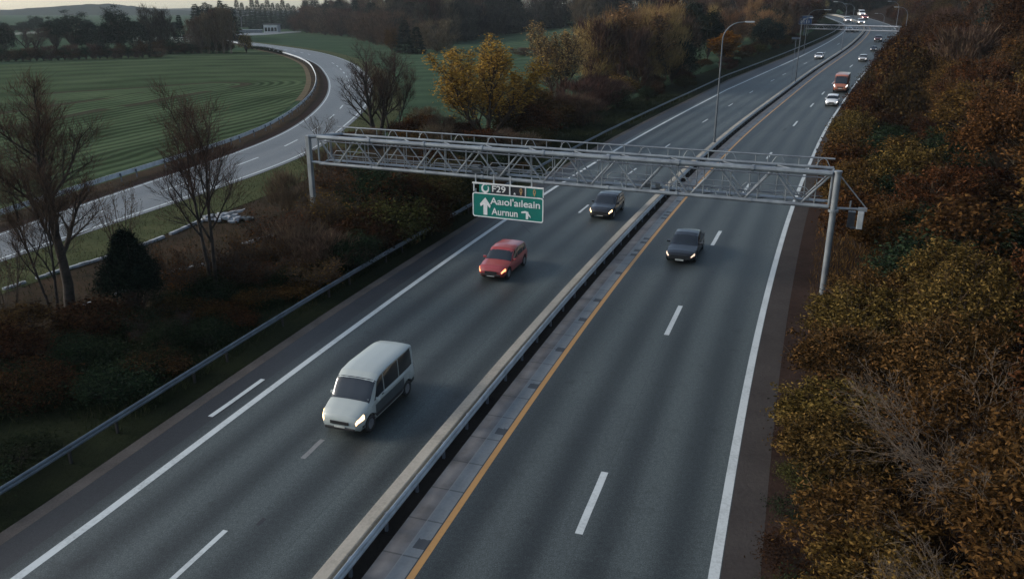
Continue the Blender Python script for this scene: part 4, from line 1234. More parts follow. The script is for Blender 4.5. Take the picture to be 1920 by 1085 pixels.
bare('orange_tree', 33, dict(TREE, n=[9, 8, 6]), 1, 8, .2, M['bark_brown'], M['lf_bright'], 9000, .34, minr=.02)

def crown_tree(key, seed, h, w, m, bark, nclump, nleaf, size, aspect=.55, base=.25, sig=.5, stems=1, shell=.55, flat=.4, twg=0, taper=0):
    """trunk and limbs reaching to clumps of leaves spread through the crown"""
    rng = np.random.default_rng(seed); R_ = random.Random(seed); mb = MB()
    cl = []
    for _ in range(nclump):
        d = rng.normal(size=3); d[2] = abs(d[2]) * .95 - .25; d /= np.linalg.norm(d)
        rr = (shell + (1 - shell) * rng.random() ** .6) * rng.uniform(.78, 1.08)
        cz = h * base + (h * (1 - base)) * .42
        cl.append(np.array([d[0] * w / 2 * rr, d[1] * w / 2 * rr, cz + d[2] * h * (1 - base) * .56 * rr]))
    zmin = h * base * .5
    cl = [np.array([c[0], c[1], max(c[2], zmin * R_.uniform(.8, 1.4))]) for c in cl]
    for s in range(stems):
        a = 2 * pi * s / stems; o = Vector((cos(a), sin(a), 0)) * (.12 * w * (stems > 1) * .5)
        mb.tube([o * .3 + Vector((0, 0, -.2)), o + Vector((R_.uniform(-.1, .1), 0, h * base)), o * 1.8 + Vector((R_.uniform(-.3, .3), R_.uniform(-.3, .3), h * .8))], [h * .020, h * .014, h * .003], 7, cap=False)
    for c in cl[::max(1, len(cl) // 40)]:
        s = Vector((0, 0, h * base * R_.uniform(.6, 1.2))); e = Vector(c); mid = s.lerp(e, .5) + Vector((R_.uniform(-.3, .3), R_.uniform(-.3, .3), h * .05))
        mb.tube([s, mid, e], [h * .007, h * .004, h * .0015], 4, cap=False)
    tm = bpy.data.meshes.new('trunk'); tm.from_pydata(mb.v, [], mb.f); tm.materials.append(bark); tm.shade_smooth()
    C = np.array(cl)[rng.integers(0, nclump, nleaf)]
    sg = sig * rng.uniform(.6, 1.4, nclump)
    P = C + rng.normal(size=(nleaf, 3)) * sig * np.array([1, 1, .75])
    P[:, 2] = np.maximum(P[:, 2], .05)
    if taper: P[:, :2] *= (1.18 - taper * np.clip(P[:, 2:3] / h, 0, 1.1))
    ctr = np.array([0, 0, h * .45]); N_ = P - ctr; N_ /= np.linalg.norm(N_, axis=1)[:, None] + 1e-9; N_[:, 2] += .5
    V, Fq = leaves_np(P, N_, size, rng, aspect, flat)
    parts = [('trunk', tm), ('crown', mesh_np('crown', V, Fq, m))]
    if twg:
        C = np.array(cl)[rng.integers(0, nclump, twg)] + rng.normal(size=(twg, 3)) * sig; D = C - np.array([0, 0, h * .2]); D /= np.linalg.norm(D, axis=1)[:, None]; D = D + rng.normal(size=(twg, 3)) * .35
        Vt, Ft = slivers_np(C - D * .4, D, h * .24, .022, rng); parts.append(('twigs', mesh_np('twigs', Vt, Ft, M['tw_brown'])))
    reg(key, parts, h * 1.0, w)
crown_tree('gold_shrub', 41, 4.6, 5.2, M['lf_gold'], M['bark_pale'], 150, 12000, .20, .40, .12, .22, 5, twg=260)
crown_tree('gold_shrub2', 42, 4.0, 4.6, M['lf_gold'], M['bark_pale'], 120, 9500, .20, .40, .10, .21, 5, twg=220)
crown_tree('orange_shrub', 43, 4.4, 5.0, M['lf_orange'], M['bark_brown'], 95, 7000, .22, .42, .12, .24, 5, twg=420)
crown_tree('orange_shrub2', 44, 3.6, 4.4, M['lf_orange'], M['bark_brown'], 90, 8000, .17, .45, .10, .34, 5)
crown_tree('rust_tree', 45, 10, 8, M['lf_orange'], M['bark_brown'], 95, 9000, .34, .5, .2, .44, twg=500)
crown_tree('rust_tree2', 46, 11, 8.5, M['lf_rust'], M['bark_brown'], 90, 7500, .36, .5, .2, .46, twg=500)
crown_tree('dark_tree', 47, 12, 8.5, M['lf_dark'], M['bark'], 130, 10000, .34, .55, .15, .7)
crown_tree('rust_bush', 48, 3.0, 3.4, M['lf_rust'], M['bark_brown'], 60, 3500, .20, .5, .1, .32, 4)
crown_tree('dark_bush', 49, 2.6, 3.4, M['lf_dark'], M['bark'], 60, 4000, .18, .5, .05, .32, 4)
crown_tree('green_bush', 50, 2.4, 3.2, M['lf_green'], M['bark'], 70, 5000, .16, .4, .05, .32, 4)
crown_tree('moss_bush', 51, 2.0, 3.0, M['lf_moss'], M['bark'], 60, 3800, .16, .4, .05, .32, 4)
crown_tree('evergreen', 52, 5.4, 4.4, M['needles'], M['bark'], 230, 24000, .22, .26, .02, .30, 2, .5, taper=.85)
crown_tree('yellow_bush', 53, 3.4, 4.0, M['lf_gold'], M['bark_brown'], 60, 3500, .24, .5, .1, .36, 4)
crown_tree('round_dark', 54, 13, 11, M['needles'], M['bark'], 130, 9000, .55, .4, .03, .7)

def forest_tree(key, seed, h, w, tw, bark, n, base=.22, stems=1, width=.09, ln=1.7, vase=.5):
    """leafless crown: fine twigs fanning up and out"""
    rng = np.random.default_rng(seed); R_ = random.Random(seed); mb = MB()
    for s in range(stems):
        a = 2 * pi * s / stems + R_.random(); o = Vector((cos(a), sin(a), 0)) * (w * .07 * (stems > 1))
        mb.tube([o * .6 + Vector((0, 0, -.3)), o * 1.3 + Vector((0, 0, h * .4)), o * 2.2 + Vector((0, 0, h * .85))], [h * .011, h * .008, h * .002], 6, cap=False)
    cl = []
    for k in range(46):
        z = base + (1 - base) * R_.random() ** .8 * .88; prof = sin(pi * min(1, max(0, (z - base * .6) / (1.04 - base * .6))) ** .75) ** .6
        a = R_.uniform(0, 2 * pi); rr = w / 2 * prof * sqrt(R_.random()) * R_.uniform(.8, 1.1)
        e = Vector((cos(a) * rr, sin(a) * rr, z * h)); cl.append(e)
        s0 = Vector((e.x * .12, e.y * .12, max(h * base * .7, e.z - rr * 1.6 - h * .08)))
        mb.tube([s0, s0.lerp(e, .55) + Vector((0, 0, -.03 * h * .3)), e], [h * .004, h * .0028, h * .001], 4, cap=False)
    tm = bpy.data.meshes.new('trunk'); tm.from_pydata(mb.v, [], mb.f); tm.materials.append(bark); tm.shade_smooth()
    C = np.array([tuple(c) for c in cl])[rng.integers(0, len(cl), n)]
    P = C + rng.normal(size=(n, 3)) * np.array([.07 * w, .07 * w, .05 * h])
    D = P * np.array([1, 1, 0]) / (w / 2) * vase + rng.normal(size=(n, 3)) * .28; D[:, 2] += 1.0
    V, Ft = slivers_np(P, D, ln, width, rng)
    reg(key, [('trunk', tm), ('crown', mesh_np('crown', V, Ft, tw))], h, w)
forest_tree('wood_a', 61, 20, 10, M['tw_grey'], M['bark'], 4200, width=.14, base=.05)
forest_tree('wood_b', 62, 18, 11, M['tw_brown'], M['bark'], 4200, width=.13, base=.06)
forest_tree('wood_c', 63, 22, 10, M['tw_grey'], M['bark'], 4200, stems=3, width=.13, base=.05)
forest_tree('wood_red', 64, 14, 9, M['tw_red'], M['bark'], 3600, width=.13, base=.05)
forest_tree('wood_brown', 65, 13, 9, M['tw_tan'], M['bark_brown'], 7500, width=.06, ln=.95, base=.18, stems=3, vase=.3)
forest_tree('birch', 66, 17, 6, M['tw_brown'], M['bark_pale'], 1700, width=.12, base=.15, stems=2)
forest_tree('purple_shrub', 67, 4.5, 5, M['tw_red'], M['bark'], 2600, width=.045, ln=.9, base=.05, stems=5)
forest_tree('brown_shrub', 68, 4.0, 4.5, M['tw_brown'], M['bark_brown'], 2600, width=.04, ln=.8, base=.05, stems=5)

def conifer(key, seed, h, w, n, top=1.0):
    rng = np.random.default_rng(seed); mb = MB()
    mb.tube([(0, 0, -.3), (0, 0, h * .5), (0, 0, h)], [h * .013, h * .008, h * .001], 6, cap=False)
    tm = bpy.data.meshes.new('trunk'); tm.from_pydata(mb.v, [], mb.f); tm.materials.append(M['bark'])
    z = rng.random(n) ** 1.35 * .94 + .05; lay = np.floor(z * 22) / 22 + .02; z = .35 * z + .65 * lay
    rr = w / 2 * (1 - z) ** .8 * rng.uniform(.25, 1.0, n) ** .6 * (1 + .25 * np.sin(lay * 57)); a = rng.uniform(0, 2 * pi, n)
    P = np.stack([np.cos(a) * rr, np.sin(a) * rr, z * h - rr * .22], 1)
    D = np.stack([np.cos(a), np.sin(a), np.full(n, -.25)], 1) + rng.normal(size=(n, 3)) * .3
    V, Ft = slivers_np(P, D, w * .16, w * .055, rng)
    reg(key, [('trunk', tm), ('crown', mesh_np('crown', V, Ft, M['needles']))], h, w)
conifer('spruce', 71, 20, 7.5, 2600)
conifer('spruce2', 72, 17, 7.5, 2200)
def pine(key, seed, h, w):
    crown_tree(key, seed, h, w, M['needles'], M['bark'], 70, 7000, .5, .3, .14, .6)
pine('pine', 73, 17, 7.5)
def lowdark(key, seed):
    crown_tree(key, seed, 1.1, 2.6, M['lf_green'] if seed % 2 else M['lf_dark'], M['bark'], 40, 2200, .12, .4, .05, .24, 3)
lowdark('bramble', 81); lowdark('bramble2', 82)
crown_tree('fern', 83, 1.0, 2.2, M['lf_rust'], M['bark_brown'], 36, 1600, .15, .4, .05, .22, 3)
print('proto faces', sum(len(me.polygons) for p in PROTO.values() for _, me in p[0]))

CATS = {}
def plant(kind, P, h, w, label, name, cat, group=None, rz=None):
    parts, ph, pw = PROTO[kind]
    sz = h / ph; sx = (w / pw) if w else sz
    t = empty(name, P, RNG.uniform(0, 6.28) if rz is None else rz, (sx, sx, sz)); tag(t, label, cat, group)
    for nm, me in parts: link(nm, me, t)
    return t
def by_px(kind, px, base, top, wpx, label, name='tree', cat='tree', group=None, Y=None, rz=None, dz=0):
    P = at(px, base) if Y is None else aty(px, Y)
    P.z += dz
    h = max(.5, zrow(P.y, top) - P.z)
    w = wpx / F * zdepth(P) if wpx else None
    return plant(kind, P, h, w, label, name, cat, group, rz)
C_ = ('tree', 'tree'); B_ = ('bush', 'bush')

# --- left foreground
by_px('bare_a', 132, 590, 148, 215, 'tall bare tree with a thick forked trunk left of the dark evergreen bush', 'bare_tree', 'tree')
by_px('bare_b', 105, 602, 300, 120, 'thinner bare tree with a slender leaning stem just left of the tall forked one', 'bare_tree', 'tree')
by_px('sapling', 22, 612, 400, 110, 'scrawny bare sapling at the very left edge of the view', 'sapling', 'tree')
by_px('bare_b', 402, 550, 163, 165, 'slim bare tree rising in front of the exit road, right of the dark evergreen bush', 'bare_tree', 'tree')
by_px('sapling', 232, 500, 315, 80, 'small bare sapling sticking up behind the dark evergreen bush', 'sapling', 'tree')
by_px('evergreen', 258, 602, 418, 128, 'dense dark evergreen bush in front of the exit road', 'evergreen_bush', 'bush')
by_px('twig_bush2', 437, 535, 452, 90, 'dark rounded twiggy bush just right of the slim bare tree', 'bush', 'bush')
by_px('twig_bush', 338, 560, 455, 95, 'reddish twiggy bush between the evergreen bush and the slim bare tree', 'bush', 'bush')
for k, (px, b, tp, w) in enumerate(((592, 450, 385, 110), (640, 452, 350, 120), (700, 440, 330, 110), (545, 400, 320, 70), (530, 480, 390, 110), (480, 505, 430, 90), (615, 505, 430, 120), (590, 540, 485, 100), (500, 540, 480, 90), (560, 500, 420, 110), (740, 380, 320, 100), (660, 372, 292, 110), (622, 350, 272, 90))):
    by_px('twig_bush' if k % 3 else 'brown_shrub', px, b, tp, w * 1.15, 'brown leafless shrub in the thicket around the left gantry post', 'shrub', 'shrub', 'brown shrubs around the left gantry post')
for k, (px, b, tp, w) in enumerate(((718, 430, 330, 120), (770, 430, 325, 120), (812, 405, 318, 110), (850, 385, 315, 90), (690, 470, 400, 110), (745, 455, 370, 110), (668, 505, 440, 90), (800, 440, 390, 80), (830, 360, 300, 90), (700, 385, 310, 90))):
    by_px(('green_bush', 'dark_bush', 'moss_bush')[k % 3], px, b, tp, w * 1.2, 'dark dense bush in the thicket under the left half of the near gantry', 'bush', 'bush', 'dark bushes under the gantry')
R2_ = random.Random(5)
for k in range(120):
    f = R2_.random() ** 1.2; s = -16 + f * 94
    A_, tg = axis_at(s + 48); off = gd(A_.y) - R2_.uniform(1.8, 9.5)
    q = A_ + Vector((tg.y, -tg.x, 0)) * off; q.z = -.05
    kd = R2_.choice(['bramble', 'bramble2', 'bramble', 'twig_bush2', 'bramble2', 'bramble', 'green_bush', 'fern' if f > .6 else 'bramble'])
    plant(kd, q, R2_.uniform(.7, 1.6) * (1 if kd != 'fern' else .8), R2_.uniform(2.2, 4.0), 'low dark bramble clump on the verge left of the roadside guardrail', 'bramble', 'bush', 'bramble clumps on the dark left verge')
for k, (px, b) in enumerate(((420, 590), (470, 575), (520, 560), (560, 555), (390, 600), (450, 610), (610, 530), (350, 590))):
    P = at(px, b); plant('fern', P, R2_.uniform(.7, 1.1), R2_.uniform(1.8, 3), 'low rust orange fern clump between the bare trees and the dark verge', 'fern', 'fern', 'rusty ferns on the left bank')
for k, (px, b, tp, w) in enumerate(((60, 640, 575, 150), (190, 625, 560, 140), (15, 690, 615, 140), (330, 605, 560, 90))):
    by_px('dark_bush', px, b, tp, w, 'dark shrub at the foot of the bare trees in the left foreground', 'shrub', 'shrub', 'dark shrubs below the bare trees')

# --- middle
by_px('bare_c', 708, 262, 82, 128, 'bare multi stemmed tree standing in front of the bend of the exit road', 'bare_tree', 'tree')
by_px('bare_b', 738, 262, 120, 70, 'smaller bare tree just right of the multi stemmed one by the exit road bend', 'bare_tree', 'tree')
by_px('sapling', 600, 262, 212, 60, 'small leafless sapling above the left end of the near gantry', 'sapling', 'tree')
by_px('yellow_tree', 912, 264, 60, 185, 'broad golden yellow tree above the middle of the near gantry', 'yellow_tree', 'tree')
by_px('brown_tree', 1043, 200, 38, 98, 'russet brown tree standing alone right of the golden yellow tree', 'brown_tree', 'tree')
for k, (px, b, tp, w) in enumerate(((1122, 168, 32, 88), (1160, 166, 14, 92), (1195, 164, 4, 96), (1228, 160, 3, 88), (1245, 150, 22, 60))):
    by_px(('wood_brown', 'brown_tree')[k == 2], px, b, tp, w * 1.15, 'brown bushy tree with pale stems in the clump right of the lone russet tree', 'brown_tree', 'tree', 'clump of brown trees beside the motorway')
by_px('orange_tree', 1350, 126, 60, 54, 'bright orange tree behind the arm of the tallest lamp post', 'orange_tree', 'tree')
by_px('wood_brown', 1365, 100, 18, 55, 'round brown tree behind the bright orange one', 'brown_tree', 'tree')
by_px('yellow_bush', 1165, 182, 140, 58, 'yellow green bush below the clump of brown trees', 'bush', 'bush')
by_px('yellow_bush', 1252, 92, 70, 26, 'small yellow bush at the right edge of the brown tree clump', 'bush', 'bush')
by_px('wood_brown', 1444, 84, 54, 22, 'pale grey feathery bush on the dark roadside wood', 'bush', 'bush')
by_px('rust_bush', 735, 100, 54, 24, 'yellow orange bush beside the dark spruce at the wood edge', 'bush', 'bush')
for k, (px, b, tp, w) in enumerate(((985, 235, 160, 80), (1012, 225, 168, 55), (960, 260, 190, 70), (1005, 262, 195, 80), (1040, 240, 190, 70))):
    by_px(('dark_bush', 'rust_bush')[k % 2], px, b, tp, w * 1.1, 'dark rust coloured bush between the golden yellow tree and the lone russet tree', 'bush', 'bush', 'dark rust bushes right of the yellow tree')
for k, (px, b, tp, w) in enumerate(((1080, 215, 150, 90), (1115, 205, 142, 90), (1060, 235, 175, 70), (1140, 195, 150, 80), (1095, 235, 180, 70))):
    by_px('purple_shrub', px, b, tp, w * 1.1, 'purplish brown twiggy shrub below the brown tree clump', 'shrub', 'shrub', 'purple brown shrubs below the brown trees')
for k, (px, b, tp, w) in enumerate(((785, 250, 215, 60), (800, 235, 200, 50), (760, 262, 225, 60), (840, 262, 215, 70), (870, 262, 225, 60), (820, 275, 235, 60), (900, 282, 240, 70), (940, 285, 245, 70), (770, 285, 245, 60), (690, 275, 240, 50), (655, 275, 245, 50), (985, 285, 250, 70))):
    by_px(('rust_bush', 'brown_shrub')[k % 2], px, b, tp, w * 1.15, 'rust brown bush at the foot of the golden yellow tree', 'bush', 'bush', 'rust bushes below the yellow tree')
# dark scrub along the roadside guardrail towards the far bend
for k in range(40):
    s = 48 + 62 + k * 6.2; A_, tg = axis_at(s); off = gd(A_.y) - R2_.uniform(4, 14); q = A_ + Vector((tg.y, -tg.x, 0)) * off; q.z = gz(q.x, q.y) - .05
    kd = ('dark_bush', 'green_bush', 'purple_shrub', 'rust_bush', 'moss_bush')[R2_.randrange(5)]
    plant(kd, q, R2_.uniform(1.6, 3.6), R2_.uniform(3, 5.5), 'dark bush in the scrub behind the roadside guardrail, beyond the near gantry', 'bush', 'bush', 'scrub behind the roadside guardrail')
# dark roadside wood beyond the orange tree
for k in range(52):
    s = 48 + 150 + (k % 26) * 10.4; A_, tg = axis_at(s)
    if k < 26: off = gd(A_.y) - R2_.uniform(9, 15)
    else: off = gd(A_.y) - R2_.uniform(18, 34)
    q = A_ + Vector((tg.y, -tg.x, 0)) * off
    px_ = 960 + F * q.x / (q.y * cP + CH * sP)
    if 1280 < px_ < 1425 and k < 26: continue
    q.z = gz(q.x, q.y) - .1
    hh_ = R2_.uniform(13, 18) * (1 if k >= 26 else .8)
    kd = ('wood_red', 'dark_tree', 'wood_brown', 'wood_red', 'round_dark')[R2_.randrange(5)]
    plant(kd, q, hh_, R2_.uniform(7, 11), 'dark leafless tree in the roadside wood left of the far motorway', 'tree', 'tree', 'roadside wood left of the far motorway')

# --- back wood across the top
edge = [(560, 60), (620, 65), (680, 70), (740, 78), (800, 88), (850, 82), (900, 74), (960, 64), (1020, 58), (1080, 52), (1140, 48), (1200, 46), (1270, 46), (1340, 44)]
E_ = [at(*q) for q in edge]
cnt = 0
for row in range(4):
    P = resample([Vector((p.x, p.y, 0)) for p in E_], n=(27, 25, 23, 20)[row])
    for p in P:
        q = Vector((p.x + R2_.uniform(-5, 5), p.y + 8 + row * 17 + R2_.uniform(-5, 5), 0)); q.z = gz(q.x, q.y) - .1
        px_ = 960 + F * q.x / (q.y * cP + CH * sP)
        hh_ = R2_.uniform(17, 23) + row * 2.2
        if px_ < 700: hh_ = hh_ * (.80 if row < 2 else .9)
        kd = ('wood_a', 'wood_b', 'wood_a', 'wood_c', 'wood_red', 'spruce')[R2_.randrange(6) if row else R2_.randrange(5)]
        plant(kd, q, hh_, R2_.uniform(13, 18), 'tall grey brown leafless tree in the wood behind the green fields', 'tree', 'tree', 'wood behind the fields'); cnt += 1
for k, (px, b, tp, w) in enumerate(((575, 62, 10, 60), (610, 66, 12, 62), (640, 68, 18, 60), (700, 82, 20, 76), (735, 90, 16, 70), (820, 98, 35, 62), (680, 76, 24, 50), (790, 96, 40, 40))):
    by_px('wood_b', px, b, tp, w * 1.1, 'round brown grey tree bulging from the edge of the back wood', 'tree', 'tree', 'round trees at the wood edge')
by_px('spruce', 760, 100, 37, 38, 'dark pointed spruce among the round trees at the wood edge', 'spruce', 'tree')
by_px('spruce2', 782, 101, 50, 34, 'shorter dark spruce just right of the pointed one at the wood edge', 'spruce', 'tree')
for k in range(20):
    px = 372 + k * 9.5; plant(('spruce', 'spruce2')[k % 2], aty(px, R2_.uniform(470, 560)), 1, None, 'x', 't', 'tree') if False else None
    Y = R2_.uniform(440, 540) if px < 440 else R2_.uniform(690, 790); P = aty(px, Y); top = 8 + 7 * sin(k * 2.1) + R2_.uniform(-4, 4) - (6 if k > 9 else 0)
    plant(('spruce', 'spruce2')[k % 2], P, zrow(Y, top), R2_.uniform(8, 11), 'dark spruce in the row on the skyline behind the left field', 'spruce', 'spruce', 'spruces on the skyline')
for k, (px, b, tp, w) in enumerate(((985, 104, 90, 60), (1020, 105, 90, 50), (1080, 103, 92, 40), (1120, 108, 94, 50))):
    by_px('purple_shrub', px, b, tp, w, 'low dark hedge bush in the green strip behind the lone russet tree', 'bush', 'bush', 'low hedge in the middle field')

# --- far side of the left field
rowT = [('pine', 108, 100, 28, 40, 'slim dark pine left of the big pine behind the left field'), ('pine', 143, 102, 15, 58, 'big dark pine, the tallest of the two pines behind the left field'),
        ('round_dark', 192, 102, 42, 72, 'round black tree right of the big pine behind the left field'), ('pine', 226, 100, 5, 50, 'tall dark tree with a ragged crown right of the round black tree'),
        ('round_dark', 256, 100, 33, 48, 'dark tree with a broad base right of the tall ragged one'), ('bare_c', 62, 104, 48, 60, 'bare tree near the left edge behind the left field'),
        ('round_dark', 8, 106, 40, 44, 'dark tree cut by the left edge of the view behind the left field'), ('wood_c', 285, 98, 8, 36, 'tall bare poplar, left one of the group behind the left field'),
        ('wood_c', 302, 98, 12, 36, 'tall bare poplar, middle one of the group behind the left field'), ('wood_a', 316, 98, 16, 30, 'dark bare poplar, right one of the group behind the left field'),
        ('spruce', 343, 98, 28, 22, 'narrow dark tree between the poplars and the birches'), ('yellow_bush', 462, 100, 62, 22, 'small orange tree at the end of the birch group by the far exit road')]
for kd, px, b, tp, w, lb in rowT:
    by_px(kd, px, b, tp, w * 1.1, lb, 'tree', 'tree')
for k, (px, tp) in enumerate(((362, 36), (378, 30), (392, 22), (406, 16), (420, 12), (434, 16))):
    by_px('birch', px, 100, tp, 26, 'slender brown birch in the group at the far end of the left field', 'birch', 'birch', 'birches behind the left field')
for k in range(34):
    px = -10 + k * 13.2; b = 108 + 12 * (1 - px / 440) - 6 * (px > 300)
    by_px(('dark_bush', 'green_bush', 'purple_shrub')[k % 3], px, b - 4, b - R2_.uniform(20, 34), R2_.uniform(22, 40), 'black bush in the hedge along the far side of the left field', 'hedge_bush', 'bush', 'hedge along the far side of the left field')
for k in range(12):
    px = 466 + k * 7.6; b = 97 + k * 1.2
    by_px('green_bush', px, 93 + k * k * .14, 86 + k * k * .14, 14, 'low dark bush along the inside of the exit road bend', 'hedge_bush', 'bush', 'bushes inside the exit road bend') if k < 9 else None
for k, (px, Y, tp, w) in enumerate(((72, 560, 27, 30), (48, 560, 38, 30), (25, 620, 46, 30), (165, 600, 34, 26), (120, 700, 40, 24), (330, 640, 40, 26), (10, 560, 40, 20), (270, 640, 38, 24), (95, 640, 36, 16))):
    by_px('round_dark', px, 0, tp, w, 'hazy dark tree in the distance below the blue hills', 'tree', 'tree', 'distant trees below the hills', Y=Y)

# --- right bank
def bank(kind, Y, e, h, w, label, name, cat, group=None):
    s, o, tg = nearest((aty(1500, Y).x, Y)); 
    # axis point at this depth
    i = min(range(len(AX)), key=lambda j: abs(AX[j].y - Y)); nn = NRM[i]; q = AX[i] + nn * (rw(Y) + 3.2 + e)
    q.z = gz(q.x, q.y) + bankh(e) - .1
    return plant(kind, q, h, w, label, name, cat, group)
G1 = 'golden shrubs at the foot of the right bank'
for Y, e, h, w in ((45.0, 2.4, 3.6, 5.2), (41, 1.7, 3.6, 5.4), (37, 1.0, 3.6, 5.2), (33.2, .4, 3.2, 4.6), (44, 6, 4.4, 5.5), (39, 5.6, 4.4, 5.5), (34.5, 4.6, 4.2, 5.2), (30, .5, 3.0, 4.4)):
    bank('gold_shrub' if w > 5 else 'gold_shrub2', Y, e, h, w, 'olive gold leafy shrub at the foot of the bank by the right gantry post', 'shrub', 'shrub', G1)
G2_ = 'orange shrubs on the near right bank'
for Y, e, h, w in ((30, 4.4, 3.6, 5.0), (26, 1.0, 2.8, 4.4), (26.5, 5.2, 3.8, 5), (22.5, 1.4, 2.6, 4.2), (22, 5.2, 3.4, 4.8), (18.5, 3.0, 2.6, 4.4), (17.5, 6.2, 3.4, 4.8), (31, 8.4, 4.4, 5.4), (36, 9.5, 4.6, 5.6), (25.5, 9.4, 3.8, 5), (41, 10.5, 4.6, 5.6), (20.5, 9.0, 3.4, 4.8), (15.5, 9, 3, 4.6)):
    bank(('orange_shrub', 'orange_shrub2')[RNG.randrange(2)], Y, e, h, w, 'rusty orange leafy shrub on the near part of the right bank', 'shrub', 'shrub', G2_)
bank('arching_shrub', 27.0, 4.6, 4.9, 7.5, 'pale leafless arching shrub standing out among the orange shrubs on the right bank', 'arching_shrub', 'shrub')
bank('arching_shrub', 20.5, 4.2, 3.6, 6, 'second pale leafless shrub, lower on the near right bank', 'arching_shrub', 'shrub')
for Y, e in ((24, -.9), (21, -.8), (18.5, -.5), (28, -.9), (16, -.4), (26, -.8), (22.5, -1.0), (19.7, -.9), (30, -.7), (17.2, -.8), (32.5, -.7), (35, -.3)):
    bank(('moss_bush', 'bramble', 'bramble2')[int(Y) % 3], Y, e, RNG.uniform(.7, 1.2), RNG.uniform(1.6, 2.6), 'low mossy green bush beside the right shoulder in the foreground', 'bush', 'bush', 'low green bushes by the right shoulder')
bank('arching_shrub', 17.0, 2.2, 2.6, 5, 'third pale leafless shrub at the bottom of the view beside the right shoulder', 'arching_shrub', 'shrub')
for Y, e, h, w in ((55, 3.8, 4.4, 5.4), (61, 2.2, 4.4, 5.0), (67, 1.6, 4.8, 5.2), (73, 1.2, 4.8, 5.2), (52, 7.5, 4.6, 5.5), (80, 1.0, 4.8, 5.0), (87, .8, 4.6, 5), (94, .8, 4.6, 5), (60, 6.5, 5.2, 6), (70, 5.6, 5.6, 6), (102, .7, 4.6, 5.2), (110, .8, 4.8, 5.4)):
    bank(('orange_shrub', 'gold_shrub2', 'rust_bush')[RNG.randrange(3)], Y, e, h, w, 'brown and olive shrub overhanging the right shoulder beyond the near gantry', 'shrub', 'shrub', 'shrubs along the right shoulder beyond the gantry')
for Y in range(50, 128, 6):  # mostly dark kinds, so the gaps between crowns read as shade
    for e in (5.2, 9.5):
        bank(('dark_bush', 'green_bush', 'dark_bush', 'rust_bush')[RNG.randrange(4)], Y + RNG.uniform(-2, 2), e + RNG.uniform(-1, 1), RNG.uniform(2.2, 3.6), RNG.uniform(4.5, 6), 'bush kept dark to shade the gaps on the right bank slope beyond the near gantry', 'bush', 'bush', 'bushes on the right bank slope')
k = 0
for Y in range(40, 140, 9):
    for e, h in ((12, 8), (19, 10), (27, 11), (37, 12)):
        if Y < 60 and e > 20: continue
        k += 1
        Yt = Y + RNG.uniform(-3, 3); i_ = min(range(len(AX)), key=lambda j: abs(AX[j].y - Yt)); q_ = AX[i_] + NRM[i_] * (rw(Yt) + 3.2 + e)
        px_ = 960 + F * q_.x / (q_.y * cP + (CH - bankh(e) - 5) * sP)
        kd = 'rust_tree' if px_ > 1760 and k % 6 else ('dark_tree' if 1660 < px_ else ('rust_tree2', 'dark_tree', 'rust_tree2')[k % 3])  # dark_tree put in as the dark gaps between bright crowns
        bank(kd, Yt, e + RNG.uniform(-1.5, 1.5), h * RNG.uniform(.8, 1.1), RNG.uniform(6, 8), 'autumn tree with rust brown leaves in the wood on the right bank', 'tree', 'tree', 'rust brown trees on the right bank')
for Y in range(118, 420, 13):
    for e, h in ((1.6, 6), (6, 9), (11, 11), (20, 14)):
        kd = ('dark_tree', 'dark_tree', 'wood_red', 'rust_tree2', 'round_dark')[RNG.randrange(5)] if e > 8 else ('dark_bush', 'rust_bush', 'dark_tree')[RNG.randrange(3)]
        bank(kd, Y + RNG.uniform(-4, 4), e + RNG.uniform(0, 2) * (e > 3), h * RNG.uniform(.8, 1.15), RNG.uniform(7, 10) if e > 3 else 5.5, 'dark tree in the wood along the right side of the far motorway', 'tree', 'tree', 'dark wood right of the far motorway')
# wood closing the view behind the far bend
for k in range(40):
    px = 1380 + (k % 20) * 17 + R2_.uniform(-5, 5); Y = 520 + (k // 20) * 30 + R2_.uniform(-12, 12); P = aty(px, Y)
    plant(('wood_a', 'dark_tree', 'wood_red', 'round_dark')[k % 4], P, R2_.uniform(15, 22), R2_.uniform(11, 15), 'dark tree in the wood closing the view behind the far bend', 'tree', 'tree', 'wood behind the far bend')

# --- grass
def grass(name, label, m, n, fn, hmin, hmax, width):
    rng = np.random.default_rng(9); C = []
    while len(C) < n:
        q = fn(RNG)
        if q is not None: C.append(q)
    C = np.array(C); D = rng.normal(size=(n, 3)) * .35; D[:, 2] = 1
    V, Ft = slivers_np(C, D, 1.0, width, rng)
    L = rng.uniform(hmin, hmax, n); V = V.reshape(n, 3, 3); V[:, 2] = C + (V[:, 2] - C) * L[:, None]
    return tag(link(name, mesh_np(name, V.reshape(-1, 3), Ft, m)), label, 'grass', kind='stuff')
def left_verge(R_):
    i = R_.randrange(12, 78); q = AX[i] + NRM[i] * (gd(AX[i].y) - R_.random() ** 1.3 * 9 - .1) + TG[i] * R_.uniform(0, 2.5)
    from mathutils import noise
    if noise.noise(Vector((q.x * .25, q.y * .25, 0))) < R_.uniform(-.5, .3): return None
    return (q.x, q.y, gz(q.x, q.y) - .06)
grass('verge_grass', 'dark rough grass on the verge left of the roadside guardrail', M['blade_g'], 42000, left_verge, .2, .65, .035)
def right_verge(R_):
    i = R_.randrange(14, 76); e = R_.random() ** .8 * 5 - .9; y = AX[i].y
    q = AX[i] + NRM[i] * (rw(y) + 3.2 + e) + TG[i] * R_.uniform(0, 2.5)
    return (q.x, q.y, gz(q.x, q.y) + (bankh(e) if e > 0 else .08) - .05)
grass('bank_grass', 'dry orange brown grass at the foot of the right bank', M['blade_o'], 30000, right_verge, .15, .6, .035)
